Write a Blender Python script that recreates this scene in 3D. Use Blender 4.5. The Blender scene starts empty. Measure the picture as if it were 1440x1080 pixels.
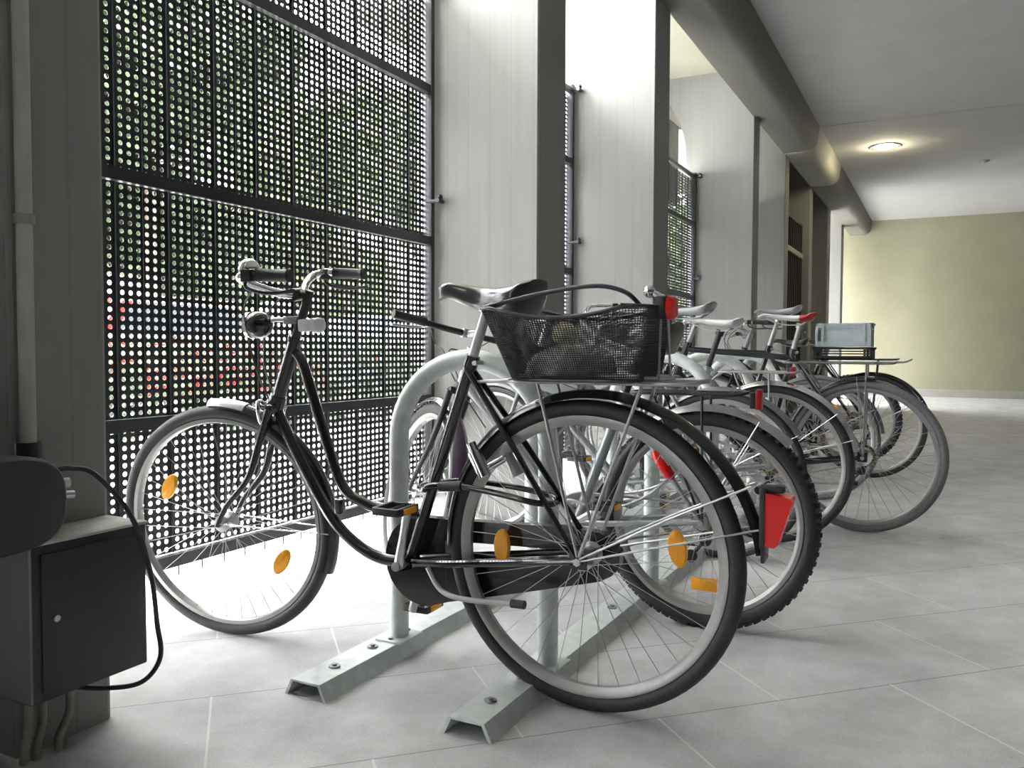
import bpy, bmesh, math, random
from mathutils import Vector, Matrix
import numpy as np
PI = math.pi
rnd = random.Random(7)
C = bpy.context.scene.collection
S = bpy.context.scene

# ------------------------------------------------------------------ camera
# X runs along the screen wall, +Y points at the wall, Z up; camera at the origin, .84 m high
F_PX, PITCH, ROLL, YAW, CAM_H = 1180.0, 0.0402, 0.0039, 0.4758, 0.8417
cd = bpy.data.cameras.new('camera'); cam = bpy.data.objects.new('camera', cd); C.objects.link(cam)
fwd = Vector((math.cos(YAW)*math.cos(PITCH), math.sin(YAW)*math.cos(PITCH), -math.sin(PITCH)))
rgt = Vector((math.sin(YAW), -math.cos(YAW), 0)); upv = rgt.cross(fwd)
r2 = math.cos(ROLL)*rgt + math.sin(ROLL)*upv; u2 = -math.sin(ROLL)*rgt + math.cos(ROLL)*upv
M = Matrix((r2, u2, -fwd)).transposed().to_4x4(); M.translation = (0, 0, CAM_H)
cam.matrix_world = M
cd.sensor_width = 36.0; cd.lens = 36.0*F_PX/1440.0; cd.clip_start = 0.05; cd.clip_end = 300
S.camera = cam

# ------------------------------------------------------------------ world, light, exposure
w = bpy.data.worlds.new('overcast_sky'); S.world = w; w.use_nodes = True
nt = w.node_tree; nt.nodes.clear()
o_ = nt.nodes.new('ShaderNodeOutputWorld'); bg = nt.nodes.new('ShaderNodeBackground')
gr = nt.nodes.new('ShaderNodeTexGradient'); tc = nt.nodes.new('ShaderNodeTexCoord'); cr = nt.nodes.new('ShaderNodeValToRGB')
sp = nt.nodes.new('ShaderNodeSeparateXYZ')
nt.links.new(tc.outputs['Generated'], sp.inputs[0]); nt.links.new(sp.outputs['Z'], cr.inputs[0])
cr.color_ramp.elements[0].color = (.72, .74, .76, 1); cr.color_ramp.elements[0].position = 0.0
cr.color_ramp.elements[1].color = (1, 1, 1.0, 1); cr.color_ramp.elements[1].position = .6
nt.links.new(cr.outputs[0], bg.inputs['Color']); bg.inputs['Strength'].default_value = 21.0
nt.links.new(bg.outputs[0], o_.inputs['Surface'])
S.view_settings.view_transform = 'Standard'; S.view_settings.look = 'None'
S.view_settings.gamma = 1.0; S.view_settings.exposure = 1.0; S.view_settings.use_curve_mapping = False
S.cycles.use_denoising = True; S.cycles.max_bounces = 10; S.cycles.diffuse_bounces = 7
S.cycles.sample_clamp_indirect = 12.0

# ------------------------------------------------------------------ materials
def new_mat(name):
    m = bpy.data.materials.new(name); m.use_nodes = True
    return m, m.node_tree, m.node_tree.nodes['Principled BSDF']
def simple(name, col, rough=.5, metal=0., noise=0., scale=40., coat=0., bump=0., spec=None, trans=0.):
    m, t, b = new_mat(name)
    b.inputs['Base Color'].default_value = (*col, 1); b.inputs['Roughness'].default_value = rough
    b.inputs['Metallic'].default_value = metal; b.inputs['Coat Weight'].default_value = coat
    b.inputs['Transmission Weight'].default_value = trans
    if spec is not None: b.inputs['Specular IOR Level'].default_value = spec
    if noise or bump:
        n = t.nodes.new('ShaderNodeTexNoise'); n.inputs['Scale'].default_value = scale; n.inputs['Detail'].default_value = 4
        c = t.nodes.new('ShaderNodeTexCoord'); t.links.new(c.outputs['Object'], n.inputs['Vector'])
        if noise:
            r = t.nodes.new('ShaderNodeValToRGB'); r.color_ramp.elements[0].position = .3; r.color_ramp.elements[1].position = .7
            r.color_ramp.elements[0].color = (*[x*(1-noise) for x in col], 1); r.color_ramp.elements[1].color = (*[min(1, x*(1+noise)) for x in col], 1)
            t.links.new(n.outputs['Fac'], r.inputs[0]); t.links.new(r.outputs[0], b.inputs['Base Color'])
        if bump:
            k = t.nodes.new('ShaderNodeBump'); k.inputs['Strength'].default_value = bump; k.inputs['Distance'].default_value = .002
            t.links.new(n.outputs['Fac'], k.inputs['Height']); t.links.new(k.outputs[0], b.inputs['Normal'])
    return m
def math_node(t, op, a, b=None, c=None):
    n = t.nodes.new('ShaderNodeMath'); n.operation = op
    for i, v in enumerate((a, b, c)):
        if v is None: continue
        if isinstance(v, (int, float)): n.inputs[i].default_value = v
        else: t.links.new(v, n.inputs[i])
    return n.outputs[0]
def mixc(t, fac, a, b):
    n = t.nodes.new('ShaderNodeMix'); n.data_type = 'RGBA'
    for i, v in ((0, fac), (6, a), (7, b)):
        if isinstance(v, (int, float)): n.inputs[i].default_value = v
        elif isinstance(v, tuple): n.inputs[i].default_value = (*v, 1)
        else: t.links.new(v, n.inputs[i])
    return n.outputs[2]

def concrete(name, col, axis='Y', strong=1.0):
    """board-marked cast concrete: faint vertical board joints, blotches, a little bump"""
    m, t, b = new_mat(name)
    tc = t.nodes.new('ShaderNodeTexCoord'); sp = t.nodes.new('ShaderNodeSeparateXYZ'); t.links.new(tc.outputs['Object'], sp.inputs[0])
    a = math_node(t, 'ADD', sp.outputs['Y'], math_node(t, 'MULTIPLY', sp.outputs['X'], .93))
    wv = math_node(t, 'FRACT', math_node(t, 'MULTIPLY', a, 8.7))
    d = math_node(t, 'ABSOLUTE', math_node(t, 'SUBTRACT', wv, .5))
    line = math_node(t, 'GREATER_THAN', d, .475)
    mp = t.nodes.new('ShaderNodeMapping'); mp.inputs['Scale'].default_value = (14, 14, .7); t.links.new(tc.outputs['Object'], mp.inputs[0])
    n = t.nodes.new('ShaderNodeTexNoise'); n.inputs['Scale'].default_value = 2.2; n.inputs['Detail'].default_value = 6; t.links.new(mp.outputs[0], n.inputs[0])
    n2 = t.nodes.new('ShaderNodeTexNoise'); n2.inputs['Scale'].default_value = 1.7; n2.inputs['Detail'].default_value = 5; t.links.new(tc.outputs['Object'], n2.inputs[0])
    f = math_node(t, 'ADD', math_node(t, 'MULTIPLY', n.outputs['Fac'], .55), math_node(t, 'MULTIPLY', n2.outputs['Fac'], .45))
    r = t.nodes.new('ShaderNodeValToRGB'); r.color_ramp.elements[0].position = .33; r.color_ramp.elements[1].position = .68
    r.color_ramp.elements[0].color = (*[x*(1-.07*strong) for x in col], 1); r.color_ramp.elements[1].color = (*[x*(1+.05*strong) for x in col], 1)
    t.links.new(f, r.inputs[0])
    c = mixc(t, math_node(t, 'MULTIPLY', line, .2*strong), r.outputs[0], tuple(x*.5 for x in col))
    t.links.new(c, b.inputs['Base Color']); b.inputs['Roughness'].default_value = .85
    k = t.nodes.new('ShaderNodeBump'); k.inputs['Strength'].default_value = .2*strong; k.inputs['Distance'].default_value = .0015
    t.links.new(math_node(t, 'SUBTRACT', f, math_node(t, 'MULTIPLY', line, .3)), k.inputs['Height']); t.links.new(k.outputs[0], b.inputs['Normal'])
    return m

def floor_material():
    """grey paving slabs .425 x .653 m laid at 45 degrees in half bond"""
    m, t, b = new_mat('paving')
    tc = t.nodes.new('ShaderNodeTexCoord'); sp = t.nodes.new('ShaderNodeSeparateXYZ'); t.links.new(tc.outputs['Object'], sp.inputs[0])
    X, Y = sp.outputs['X'], sp.outputs['Y']; q = 1/math.sqrt(2)
    u = math_node(t, 'MULTIPLY', math_node(t, 'ADD', X, Y), q)
    v = math_node(t, 'MULTIPLY', math_node(t, 'SUBTRACT', X, Y), q)
    PU, PV = .4275, .653
    un = math_node(t, 'MULTIPLY', math_node(t, 'SUBTRACT', u, FU0), 1/PU)
    row = math_node(t, 'FLOOR', un); uf = math_node(t, 'FRACT', un)
    off = math_node(t, 'MULTIPLY', math_node(t, 'ABSOLUTE', math_node(t, 'MODULO', row, 2.0)), .5)
    vn = math_node(t, 'ADD', math_node(t, 'MULTIPLY', math_node(t, 'SUBTRACT', v, FV0), 1/PV), off)
    vf = math_node(t, 'FRACT', vn); col = math_node(t, 'FLOOR', vn)
    du = math_node(t, 'MULTIPLY', math_node(t, 'MINIMUM', uf, math_node(t, 'SUBTRACT', 1.0, uf)), PU)
    dv = math_node(t, 'MULTIPLY', math_node(t, 'MINIMUM', vf, math_node(t, 'SUBTRACT', 1.0, vf)), PV)
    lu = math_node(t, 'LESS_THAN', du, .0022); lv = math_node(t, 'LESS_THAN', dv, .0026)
    cx = t.nodes.new('ShaderNodeCombineXYZ'); t.links.new(row, cx.inputs[0]); t.links.new(col, cx.inputs[1])
    wn = t.nodes.new('ShaderNodeTexWhiteNoise'); t.links.new(cx.outputs[0], wn.inputs['Vector'])
    n = t.nodes.new('ShaderNodeTexNoise'); n.inputs['Scale'].default_value = 4.5; n.inputs['Detail'].default_value = 8; n.inputs['Roughness'].default_value = .65
    t.links.new(tc.outputs['Object'], n.inputs[0])
    n3 = t.nodes.new('ShaderNodeTexNoise'); n3.inputs['Scale'].default_value = 160; n3.inputs['Detail'].default_value = 3; t.links.new(tc.outputs['Object'], n3.inputs[0])
    f = math_node(t, 'ADD', math_node(t, 'MULTIPLY', n.outputs['Fac'], .75), math_node(t, 'MULTIPLY', n3.outputs['Fac'], .25))
    r = t.nodes.new('ShaderNodeValToRGB'); r.color_ramp.elements[0].position = .36; r.color_ramp.elements[1].position = .64
    r.color_ramp.elements[0].color = (.40, .40, .405, 1); r.color_ramp.elements[1].color = (.62, .62, .625, 1); t.links.new(f, r.inputs[0])
    c = mixc(t, math_node(t, 'MULTIPLY', wn.outputs['Value'], .12), r.outputs[0], (.56, .56, .56))
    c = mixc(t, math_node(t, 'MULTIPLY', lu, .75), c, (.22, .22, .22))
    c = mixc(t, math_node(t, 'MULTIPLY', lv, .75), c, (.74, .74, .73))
    # a few pale droppings / specks
    vo = t.nodes.new('ShaderNodeTexVoronoi'); vo.inputs['Scale'].default_value = 2.3; t.links.new(tc.outputs['Object'], vo.inputs['Vector'])
    spk = math_node(t, 'LESS_THAN', vo.outputs['Distance'], .022)
    c = mixc(t, math_node(t, 'MULTIPLY', spk, .5), c, (.72, .71, .68))
    t.links.new(c, b.inputs['Base Color']); b.inputs['Roughness'].default_value = .58
    b.inputs['Specular IOR Level'].default_value = .35
    k = t.nodes.new('ShaderNodeBump'); k.inputs['Strength'].default_value = .3; k.inputs['Distance'].default_value = .003
    t.links.new(math_node(t, 'SUBTRACT', math_node(t, 'MULTIPLY', f, .6), math_node(t, 'MAXIMUM', lu, lv)), k.inputs['Height']); t.links.new(k.outputs[0], b.inputs['Normal'])
    return m
FU0, FV0 = 1.70, 1.225

MT = dict(
    concrete=concrete('concrete', (.27, .268, .255)), ceiling=simple('ceiling_paint', (.46, .46, .465), .9, noise=.04, scale=3, bump=.2),
    cream=simple('cream_plaster', (.40, .388, .28), .9, noise=.05, scale=2.5, bump=.15), curb=simple('pale_curb', (.45, .45, .44), .8, noise=.06, scale=10),
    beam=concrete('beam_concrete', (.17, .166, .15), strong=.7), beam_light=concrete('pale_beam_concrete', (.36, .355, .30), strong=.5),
    cream_ceiling=simple('cream_ceiling', (.36, .36, .29), .9, noise=.03, scale=4),
    dark_wall=simple('dark_wall', (.12, .12, .12), .8, noise=.1, scale=8),
    screen=simple('screen_metal', (.055, .057, .062), .42, .6, noise=.15, scale=25), rail=simple('screen_rail', (.06, .062, .066), .35, .6),
    galv=simple('galvanised_steel', (.64, .685, .67), .45, .25, noise=.10, scale=28, bump=.1), galv_dark=simple('bolt_steel', (.32, .33, .33), .4, .8),
    hollow=simple('dark_hollow', (.03, .03, .03), .9),
    chrome=simple('chrome', (.82, .83, .84), .16, 1.0), alu=simple('aluminium', (.50, .51, .52), .34, .9), rim=simple('rim_aluminium', (.36, .36, .35), .38, .6, noise=.05, scale=60),
    steel=simple('dull_steel', (.42, .42, .42), .45, .8), spoke=simple('spoke_steel', (.42, .43, .44), .4, .85),
    rubber=simple('tyre_rubber', (.028, .028, .029), .55, noise=.2, scale=90, bump=.3), rubber_grey=simple('grey_tyre_rubber', (.16, .162, .165), .6, noise=.15, scale=60),
    black=simple('black_enamel', (.014, .013, .014), .22, 0, coat=.6), satin=simple('satin_black', (.022, .022, .024), .4), plastic=simple('black_plastic', (.03, .03, .032), .5),
    leather=simple('black_saddle_vinyl', (.03, .03, .031), .32, coat=.8, bump=.15, scale=120), white_vinyl=simple('white_saddle_vinyl', (.62, .62, .62), .35), grey_vinyl=simple('grey_saddle_vinyl', (.30, .31, .32), .3),
    amber=simple('amber_reflector', (1.0, .40, .02), .3, noise=.12, scale=300), red=simple('red_reflector', (.74, .014, .012), .25, noise=.1, scale=250), darkred=simple('dark_red_plastic', (.35, .012, .02), .3),
    clear=simple('clear_lens', (.85, .87, .9), .15), purple=simple('dark_purple_enamel', (.05, .025, .055), .25, coat=.5), silver=simple('silver_enamel', (.34, .36, .38), .3, .5, coat=.4),
    blueblack=simple('blue_black_coating', (.02, .021, .035), .3, coat=.3), green=simple('dark_green_enamel', (.01, .06, .04), .3, coat=.4),
    brass=simple('brown_brass', (.22, .12, .05), .4, .8), yellow=simple('yellow_plastic', (.75, .55, .05), .4),
    grey_bag=simple('shiny_grey_bag', (.38, .39, .41), .25, .3, noise=.15, scale=30, bump=.3), navy=simple('blue_black_enamel', (.02, .022, .032), .25, coat=.5), maroon=simple('maroon_enamel', (.16, .015, .02), .3, coat=.5), grey_enamel=simple('grey_enamel', (.18, .19, .20), .3, .3, coat=.4),
    crate=simple('grey_blue_crate_plastic', (.48, .55, .57), .5, noise=.08, scale=30), crate_black=simple('black_crate_plastic', (.02, .02, .02), .5),
    paper=simple('crumpled_paper', (.72, .70, .50), .8, noise=.3, scale=60), glass=simple('glassy_white_plastic', (.8, .8, .8), .2),
    cabinet=simple('dark_cabinet_paint', (.038, .038, .041), .5, noise=.06, scale=14), cabinet_edge=simple('worn_grey_edge', (.20, .20, .21), .5), cabinet_top=simple('dusty_top', (.42, .42, .39), .75, noise=.2, scale=18),
    housing=simple('dark_housing_plastic', (.036, .036, .039), .6), conduit=simple('dusty_conduit', (.30, .29, .23), .7, noise=.15, scale=20), pipe=simple('painted_pipe', (.42, .43, .40), .6, noise=.08, scale=12),
    pavement=simple('pale_pavement', (.62, .61, .58), .9, noise=.08, scale=3), leaf=simple('leaf_green', (.11, .15, .065), .6, noise=.35, scale=6), leaf_dark=simple('leaf_dark_green', (.05, .08, .035), .6, noise=.35, scale=6),
    bark=simple('bark', (.10, .085, .07), .9, noise=.3, scale=20), car_red=simple('red_car_paint', (.22, .012, .012), .2, .2, coat=.8), car_white=simple('white_car_paint', (.8, .82, .85), .25, coat=.6), car_blue=simple('pale_blue_car_paint', (.42, .55, .70), .25, .2, coat=.6),
    carglass=simple('car_glass', (.05, .06, .07), .05, 0, coat=.5), render_wall=simple('pale_render', (.62, .60, .56), .9, noise=.05, scale=1.5),
    gate=simple('dark_gate_metal', (.045, .043, .04), .5, .3), gate_bar=simple('tan_gate_bar', (.30, .27, .20), .5, .2),
)
m, t_, b_ = new_mat('lamp_glow'); b_.inputs['Emission Color'].default_value = (1, .90, .62, 1); b_.inputs['Emission Strength'].default_value = 30
b_.inputs['Base Color'].default_value = (.9, .9, .8, 1); MT['glow'] = m
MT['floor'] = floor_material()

# ------------------------------------------------------------------ mesh helpers
def cr_spline(pts, n=8, closed=False):
    P = [Vector(p) for p in pts]; out = []
    m = len(P); rng = m if closed else m-1
    for i in range(rng):
        if closed: a, b, c, d = P[(i-1) % m], P[i], P[(i+1) % m], P[(i+2) % m]
        else: a, b, c, d = P[max(i-1, 0)], P[i], P[i+1], P[min(i+2, m-1)]
        for k in range(n):
            t = k/n
            out.append(.5*((2*b)+(c-a)*t+(2*a-5*b+4*c-d)*t*t+(3*b-a-3*c+d)*t**3))
    if not closed: out.append(P[-1])
    return out

class MB:
    def __init__(s): s.v = []; s.f = []; s.sharp = 35
    def add(s, vs, fs):
        o = len(s.v); s.v += [tuple(p) for p in vs]; s.f += [tuple(i+o for i in f) for f in fs]; return s
    def box(s, a, b, bev=0.):
        x0, y0, z0 = [min(a[i], b[i]) for i in range(3)]; x1, y1, z1 = [max(a[i], b[i]) for i in range(3)]
        if not bev:
            return s.add([(x0,y0,z0),(x1,y0,z0),(x1,y1,z0),(x0,y1,z0),(x0,y0,z1),(x1,y0,z1),(x1,y1,z1),(x0,y1,z1)],
                         [(0,3,2,1),(4,5,6,7),(0,1,5,4),(1,2,6,5),(2,3,7,6),(3,0,4,7)])
        bm = bmesh.new(); bmesh.ops.create_cube(bm, size=1)
        for v in bm.verts: v.co = Vector(((x0+x1)/2+v.co.x*(x1-x0), (y0+y1)/2+v.co.y*(y1-y0), (z0+z1)/2+v.co.z*(z1-z0)))
        bmesh.ops.bevel(bm, geom=list(bm.edges), offset=bev, segments=2, affect='EDGES', profile=.5)
        return s.bm(bm)
    def bm(s, bm):
        bm.verts.index_update()
        s.add([v.co[:] for v in bm.verts], [[v.index for v in f.verts] for f in bm.faces]); bm.free(); return s
    def tube(s, pts, r, n=10, closed=False, cap=True, flat=None):
        """round tube along points; r may be a number or one radius per point; flat=(w,h) gives an oval section"""
        P = [Vector(p) for p in pts]; m = len(P)
        R = r if isinstance(r, (list, tuple)) else [r]*m
        T = []
        for i in range(m):
            if closed: d = P[(i+1) % m]-P[(i-1) % m]
            else: d = P[min(i+1, m-1)]-P[max(i-1, 0)]
            T.append(d.normalized() if d.length > 1e-9 else Vector((0, 0, 1)))
        ref = Vector((1, 0, 0)) if abs(T[0].x) < .9 else Vector((0, 0, 1))
        nrm = (ref - T[0]*ref.dot(T[0])).normalized(); vs = []; fs = []
        for i in range(m):
            if i: nrm = (nrm - T[i]*nrm.dot(T[i])).normalized()
            bi = T[i].cross(nrm)
            for k in range(n):
                a = 2*PI*k/n
                kx, ky = (1, 1) if not flat else flat
                vs.append(P[i]+nrm*(R[i]*kx*math.cos(a))+bi*(R[i]*ky*math.sin(a)))
        for i in range(m if closed else m-1):
            j = (i+1) % m
            for k in range(n): fs.append((i*n+k, i*n+(k+1) % n, j*n+(k+1) % n, j*n+k))
        if cap and not closed: fs += [tuple(range(n))[::-1], tuple((m-1)*n+k for k in range(n))]
        return s.add(vs, fs)
    def cyl(s, a, b, r, n=16, r2=None): return s.tube([a, b], [r, r if r2 is None else r2], n)
    def lathe(s, prof, c=(0,0,0), axis='X', n=48, a0=0., a1=2*PI):
        """prof: list of (offset along axis, radius), revolved; closed profile loop"""
        full = abs(a1-a0-2*PI) < 1e-6; m = len(prof); vs = []; fs = []; N = n if full else n+1
        for i in range(N):
            a = a0+(a1-a0)*i/n; ca, sa = math.cos(a), math.sin(a)
            for (x, r) in prof:
                if axis == 'X': vs.append((c[0]+x, c[1]+r*ca, c[2]+r*sa))
                elif axis == 'Y': vs.append((c[0]+r*ca, c[1]+x, c[2]+r*sa))
                else: vs.append((c[0]+r*ca, c[1]+r*sa, c[2]+x))
        for i in range(n):
            j = (i+1) % N
            for k in range(m): fs.append((i*m+k, i*m+(k+1) % m, j*m+(k+1) % m, j*m+k))
        if not full: fs += [tuple(range(m)), tuple((N-1)*m+k for k in range(m))[::-1]]
        return s.add(vs, fs)
    def disc_lathe(s, prof, c=(0,0,0), axis='X', n=32):
        """open profile whose ends lie on the axis (solid of revolution)"""
        m = len(prof); vs = []; fs = []
        for i in range(n):
            a = 2*PI*i/n; ca, sa = math.cos(a), math.sin(a)
            for (x, r) in prof:
                if axis == 'X': vs.append((c[0]+x, c[1]+r*ca, c[2]+r*sa))
                elif axis == 'Y': vs.append((c[0]+r*ca, c[1]+x, c[2]+r*sa))
                else: vs.append((c[0]+r*ca, c[1]+r*sa, c[2]+x))
        for i in range(n):
            j = (i+1) % n
            for k in range(m-1): fs.append((i*m+k, i*m+k+1, j*m+k+1, j*m+k))
        return s.add(vs, fs)
    def prism(s, poly, a, b, plane='YZ'):
        """polygon extruded between a and b; plane YZ: points are (y,z), extruded along x; XZ along y; XY along z"""
        n = len(poly); vs = []
        for q in (a, b):
            for (p0, p1) in poly:
                vs.append((q, p0, p1) if plane == 'YZ' else ((p0, q, p1) if plane == 'XZ' else (p0, p1, q)))
        fs = [tuple(range(n))[::-1], tuple(range(n, 2*n))]+[(i, (i+1) % n, n+(i+1) % n, n+i) for i in range(n)]
        return s.add(vs, fs)
    def sphere(s, c, r, n=16, sc=(1,1,1)):
        m = n//2; vs = []; fs = []
        for i in range(m+1):
            th = PI*i/m
            for k in range(n):
                a = 2*PI*k/n; vs.append((c[0]+r*sc[0]*math.sin(th)*math.cos(a), c[1]+r*sc[1]*math.sin(th)*math.sin(a), c[2]+r*sc[2]*math.cos(th)))
        for i in range(m):
            for k in range(n): fs.append((i*n+k, i*n+(k+1) % n, (i+1)*n+(k+1) % n, (i+1)*n+k))
        return s.add(vs, fs)
    def loft(s, secs, cap=True):
        n = len(secs[0]); vs = [p for q in secs for p in q]; fs = []
        for i in range(len(secs)-1):
            for k in range(n): fs.append((i*n+k, i*n+(k+1) % n, (i+1)*n+(k+1) % n, (i+1)*n+k))
        if cap: fs += [tuple(range(n))[::-1], tuple((len(secs)-1)*n+k for k in range(n))]
        return s.add(vs, fs)
    def build(s, name, mat, parent=None, xf=None, smooth=True, weld=True, fixn=True):
        me = bpy.data.meshes.new(name); me.from_pydata(s.v, [], s.f)
        if weld or fixn:
            bm = bmesh.new(); bm.from_mesh(me)
            if weld: bmesh.ops.remove_doubles(bm, verts=bm.verts, dist=1e-5)
            if fixn: bmesh.ops.recalc_face_normals(bm, faces=bm.faces)
            bm.to_mesh(me); bm.free()
        if xf is not None: me.transform(xf)
        if smooth:
            me.polygons.foreach_set('use_smooth', [True]*len(me.polygons)); me.set_sharp_from_angle(angle=math.radians(s.sharp))
        me.materials.append(mat); me.update()
        o = bpy.data.objects.new(name, me); C.objects.link(o)
        if parent is not None: o.parent = parent
        return o

def tag(o, label=None, cat=None, group=None, kind=None):
    if label: o['label'] = label
    if cat: o['category'] = cat
    if group: o['group'] = group
    if kind: o['kind'] = kind
    return o
def empty(name, loc, rot=(0,0,0)):
    o = bpy.data.objects.new(name, None); C.objects.link(o); o.location = loc; o.rotation_euler = rot; o.empty_display_size = .1; return o
def copy_tree(o, parent=None):
    c = o.copy(); C.objects.link(c); c.parent = parent
    for ch in list(o.children): copy_tree(ch, c)
    return c
def struct(name, mb, mat, **k): return tag(mb.build(name, mat, **k), kind='structure')

# ------------------------------------------------------------------ the building
YF, YS, YO = 1.67, 2.27, 2.332         # pillar fronts, screen plane, pillar backs
ZC, ZB, ZO, XE = 3.35, 3.09, 3.56, 17.6
PILLARS = [(-3.9, -3.6), (-1.5, -1.2), (1.03, 1.262), (3.487, 3.812), (5.21, 5.535), (8.29, 8.576), (10.09, 10.346), (12.06, 12.35), (13.98, 14.35), (15.97, 16.33)]
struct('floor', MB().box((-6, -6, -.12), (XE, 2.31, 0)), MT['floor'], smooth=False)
struct('ground', MB().box((-25, 2.31, -.14), (60, 60, -.012)), MT['pavement'], smooth=False)
c = MB(); c.box((-6, -6, ZC), (9.99, 1.32, ZC+.25)); c.box((10.012, -6, ZC), (XE, 1.32, ZC+.25)); c.box((9.99, -6, ZC+.06), (10.012, 1.32, ZC+.25))
struct('ceiling', c, MT['ceiling'], smooth=False)
struct('ceiling.outer', MB().box((-6, 1.60, ZO), (5.6, 3.0, ZO+.2)).box((5.6, 1.60, ZO), (14.4, 4.4, ZO+.2)).box((14.4, 1.60, ZO), (XE+.3, 3.4, ZO+.2)), MT['cream_ceiling'], smooth=False)  # overhang made deeper over the far bays to hold back sky light
for i, (a, b) in enumerate(PILLARS):
    arc = [(2.932-.6*math.cos(q), 2.75+.78*math.sin(q)) for q in [PI/2*k/14 for k in range(15)]]
    poly = [(YF+.006, 0), (YO, 0), (YO, 2.7)]+arc+[(2.932, ZO), (YF+.006, ZO)]
    mb = MB().prism(poly, a+.006, b-.006)
    mb.prism([(a+.006, YF+.006), (a+.016, YF), (b-.016, YF), (b-.006, YF+.006)], 0, ZB+.005, plane='XY')
    struct('wall_pillar', mb, MT['concrete'], smooth=False)
# continuous rounded beam over the pillar fronts, cast in lengths; one length is paler
def beam_profile():
    p = [(1.695, ZO), (1.695, ZB+.02), (1.68, ZB), (1.44, ZB)]
    for k in range(1, 7):
        a = k/6*PI/2*.86; p.append((1.44-.125*math.sin(a), ZB+.125-.125*math.cos(a)))
    p += [(1.292, ZC+.02), (1.292, ZO)]
    return p
BP = beam_profile()
n_ = 0
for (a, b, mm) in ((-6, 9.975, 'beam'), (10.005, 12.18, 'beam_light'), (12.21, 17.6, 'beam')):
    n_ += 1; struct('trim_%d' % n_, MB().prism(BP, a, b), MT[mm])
mb = MB().prism([(p[0]*.985+.02, p[1]+.012) for p in BP], 9.98, 12.3); struct('trim_4', mb, MT['dark_wall'])
struct('wall_end', MB().box((XE, -6, 0), (XE+.3, 4.0, ZO)), MT['cream'], smooth=False)
struct('wall_outer', MB().box((10.34, YO-.1, 0), (12.07, YO, ZO)).box((12.34, YO-.1, 0), (13.99, YO, ZO)).box((5.54, 2.93, 2.60), (10.08, 3.03, ZO)), MT['concrete'], smooth=False)  # added out of view to block sky light from the middle bays
struct('baseboard_end', MB().box((XE-.05, -6, 0), (XE, 1.9, .14)), MT['curb'], smooth=False)
struct('wall_right', MB().box((-6, -4.2, 0), (XE, -4.0, ZC)), MT['dark_wall'], smooth=False)
struct('wall_back', MB().box((-6.2, -4.2, 0), (-6, 4.0, ZC)), MT['dark_wall'], smooth=False)
struct('wall_left', MB().box((.35, YF+.10, 0), (1.03, YF+.3, ZB)).box((-6, YF+.1, 0), (-1.5, YF+.3, ZB)), MT['dark_wall'], smooth=False)  # far left stretch is unseen, added to cut fill light

# ------------------------------------------------------------------ perforated screens
ROWS_Z0, ROWS_Z1, PZ, HR = .166, 2.545, .027, .0080
def panel_mesh(x0, x1, holes):
    """perforated sheet between x0..x1, hole columns at the given x, real holes with a 2 mm thickness and folded edges"""
    nrow = int((ROWS_Z1-ROWS_Z0)/PZ); zs = [ROWS_Z0+PZ*(k+.5) for k in range(nrow)]
    zt = ROWS_Z0+PZ*nrow
    bounds = [x0]+[(a+b)/2 for a, b in zip(holes[:-1], holes[1:])]+[x1]
    V = []; Fc = []
    for ci, hx in enumerate(holes):
        bx0, bx1 = hx-.0135, hx+.0135
        bx0 = max(bx0, bounds[ci]); bx1 = min(bx1, bounds[ci+1])
        for zc in zs:
            z0, z1 = zc-PZ/2, zc+PZ/2
            o = len(V)
            ring = [(bx1, zc), (bx1, z1), (hx, z1), (bx0, z1), (bx0, zc), (bx0, z0), (hx, z0), (bx1, z0)]
            circ = [(hx+HR*math.cos(PI/4*k), zc+HR*math.sin(PI/4*k)) for k in range(8)]
            for y in (0, .001):
                V += [(p, y, q) for p, q in ring]+[(p, y, q) for p, q in circ]
            for k in range(8):
                j = (k+1) % 8
                Fc += [(o+k, o+j, o+8+j, o+8+k), (o+16+k, o+24+k, o+24+j, o+16+j), (o+8+k, o+8+j, o+24+j, o+24+k)]
        for (p, q) in ((bounds[ci], bx0), (bx1, bounds[ci+1])):
            if q-p > 1e-4:
                o = len(V); V += [(p,0,ROWS_Z0),(q,0,ROWS_Z0),(q,0,zt),(p,0,zt),(p,.002,ROWS_Z0),(q,.002,ROWS_Z0),(q,.002,zt),(p,.002,zt)]
                Fc += [(0+o,1+o,2+o,3+o),(4+o,7+o,6+o,5+o)]
    mb = MB(); mb.add(V, Fc)
    for x in (x0+.0015, x1-.0015): mb.box((x-.0015, -.008, ROWS_Z0), (x+.0015, .003, zt))
    if len(holes) == 6: mb.box(((x0+x1)/2-.0012, -.005, ROWS_Z0), ((x0+x1)/2+.0012, .004, zt))
    return mb
HX = [-.0767, -.0465, -.0163, .0163, .0465, .0767]
shared_panel = {}
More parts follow.
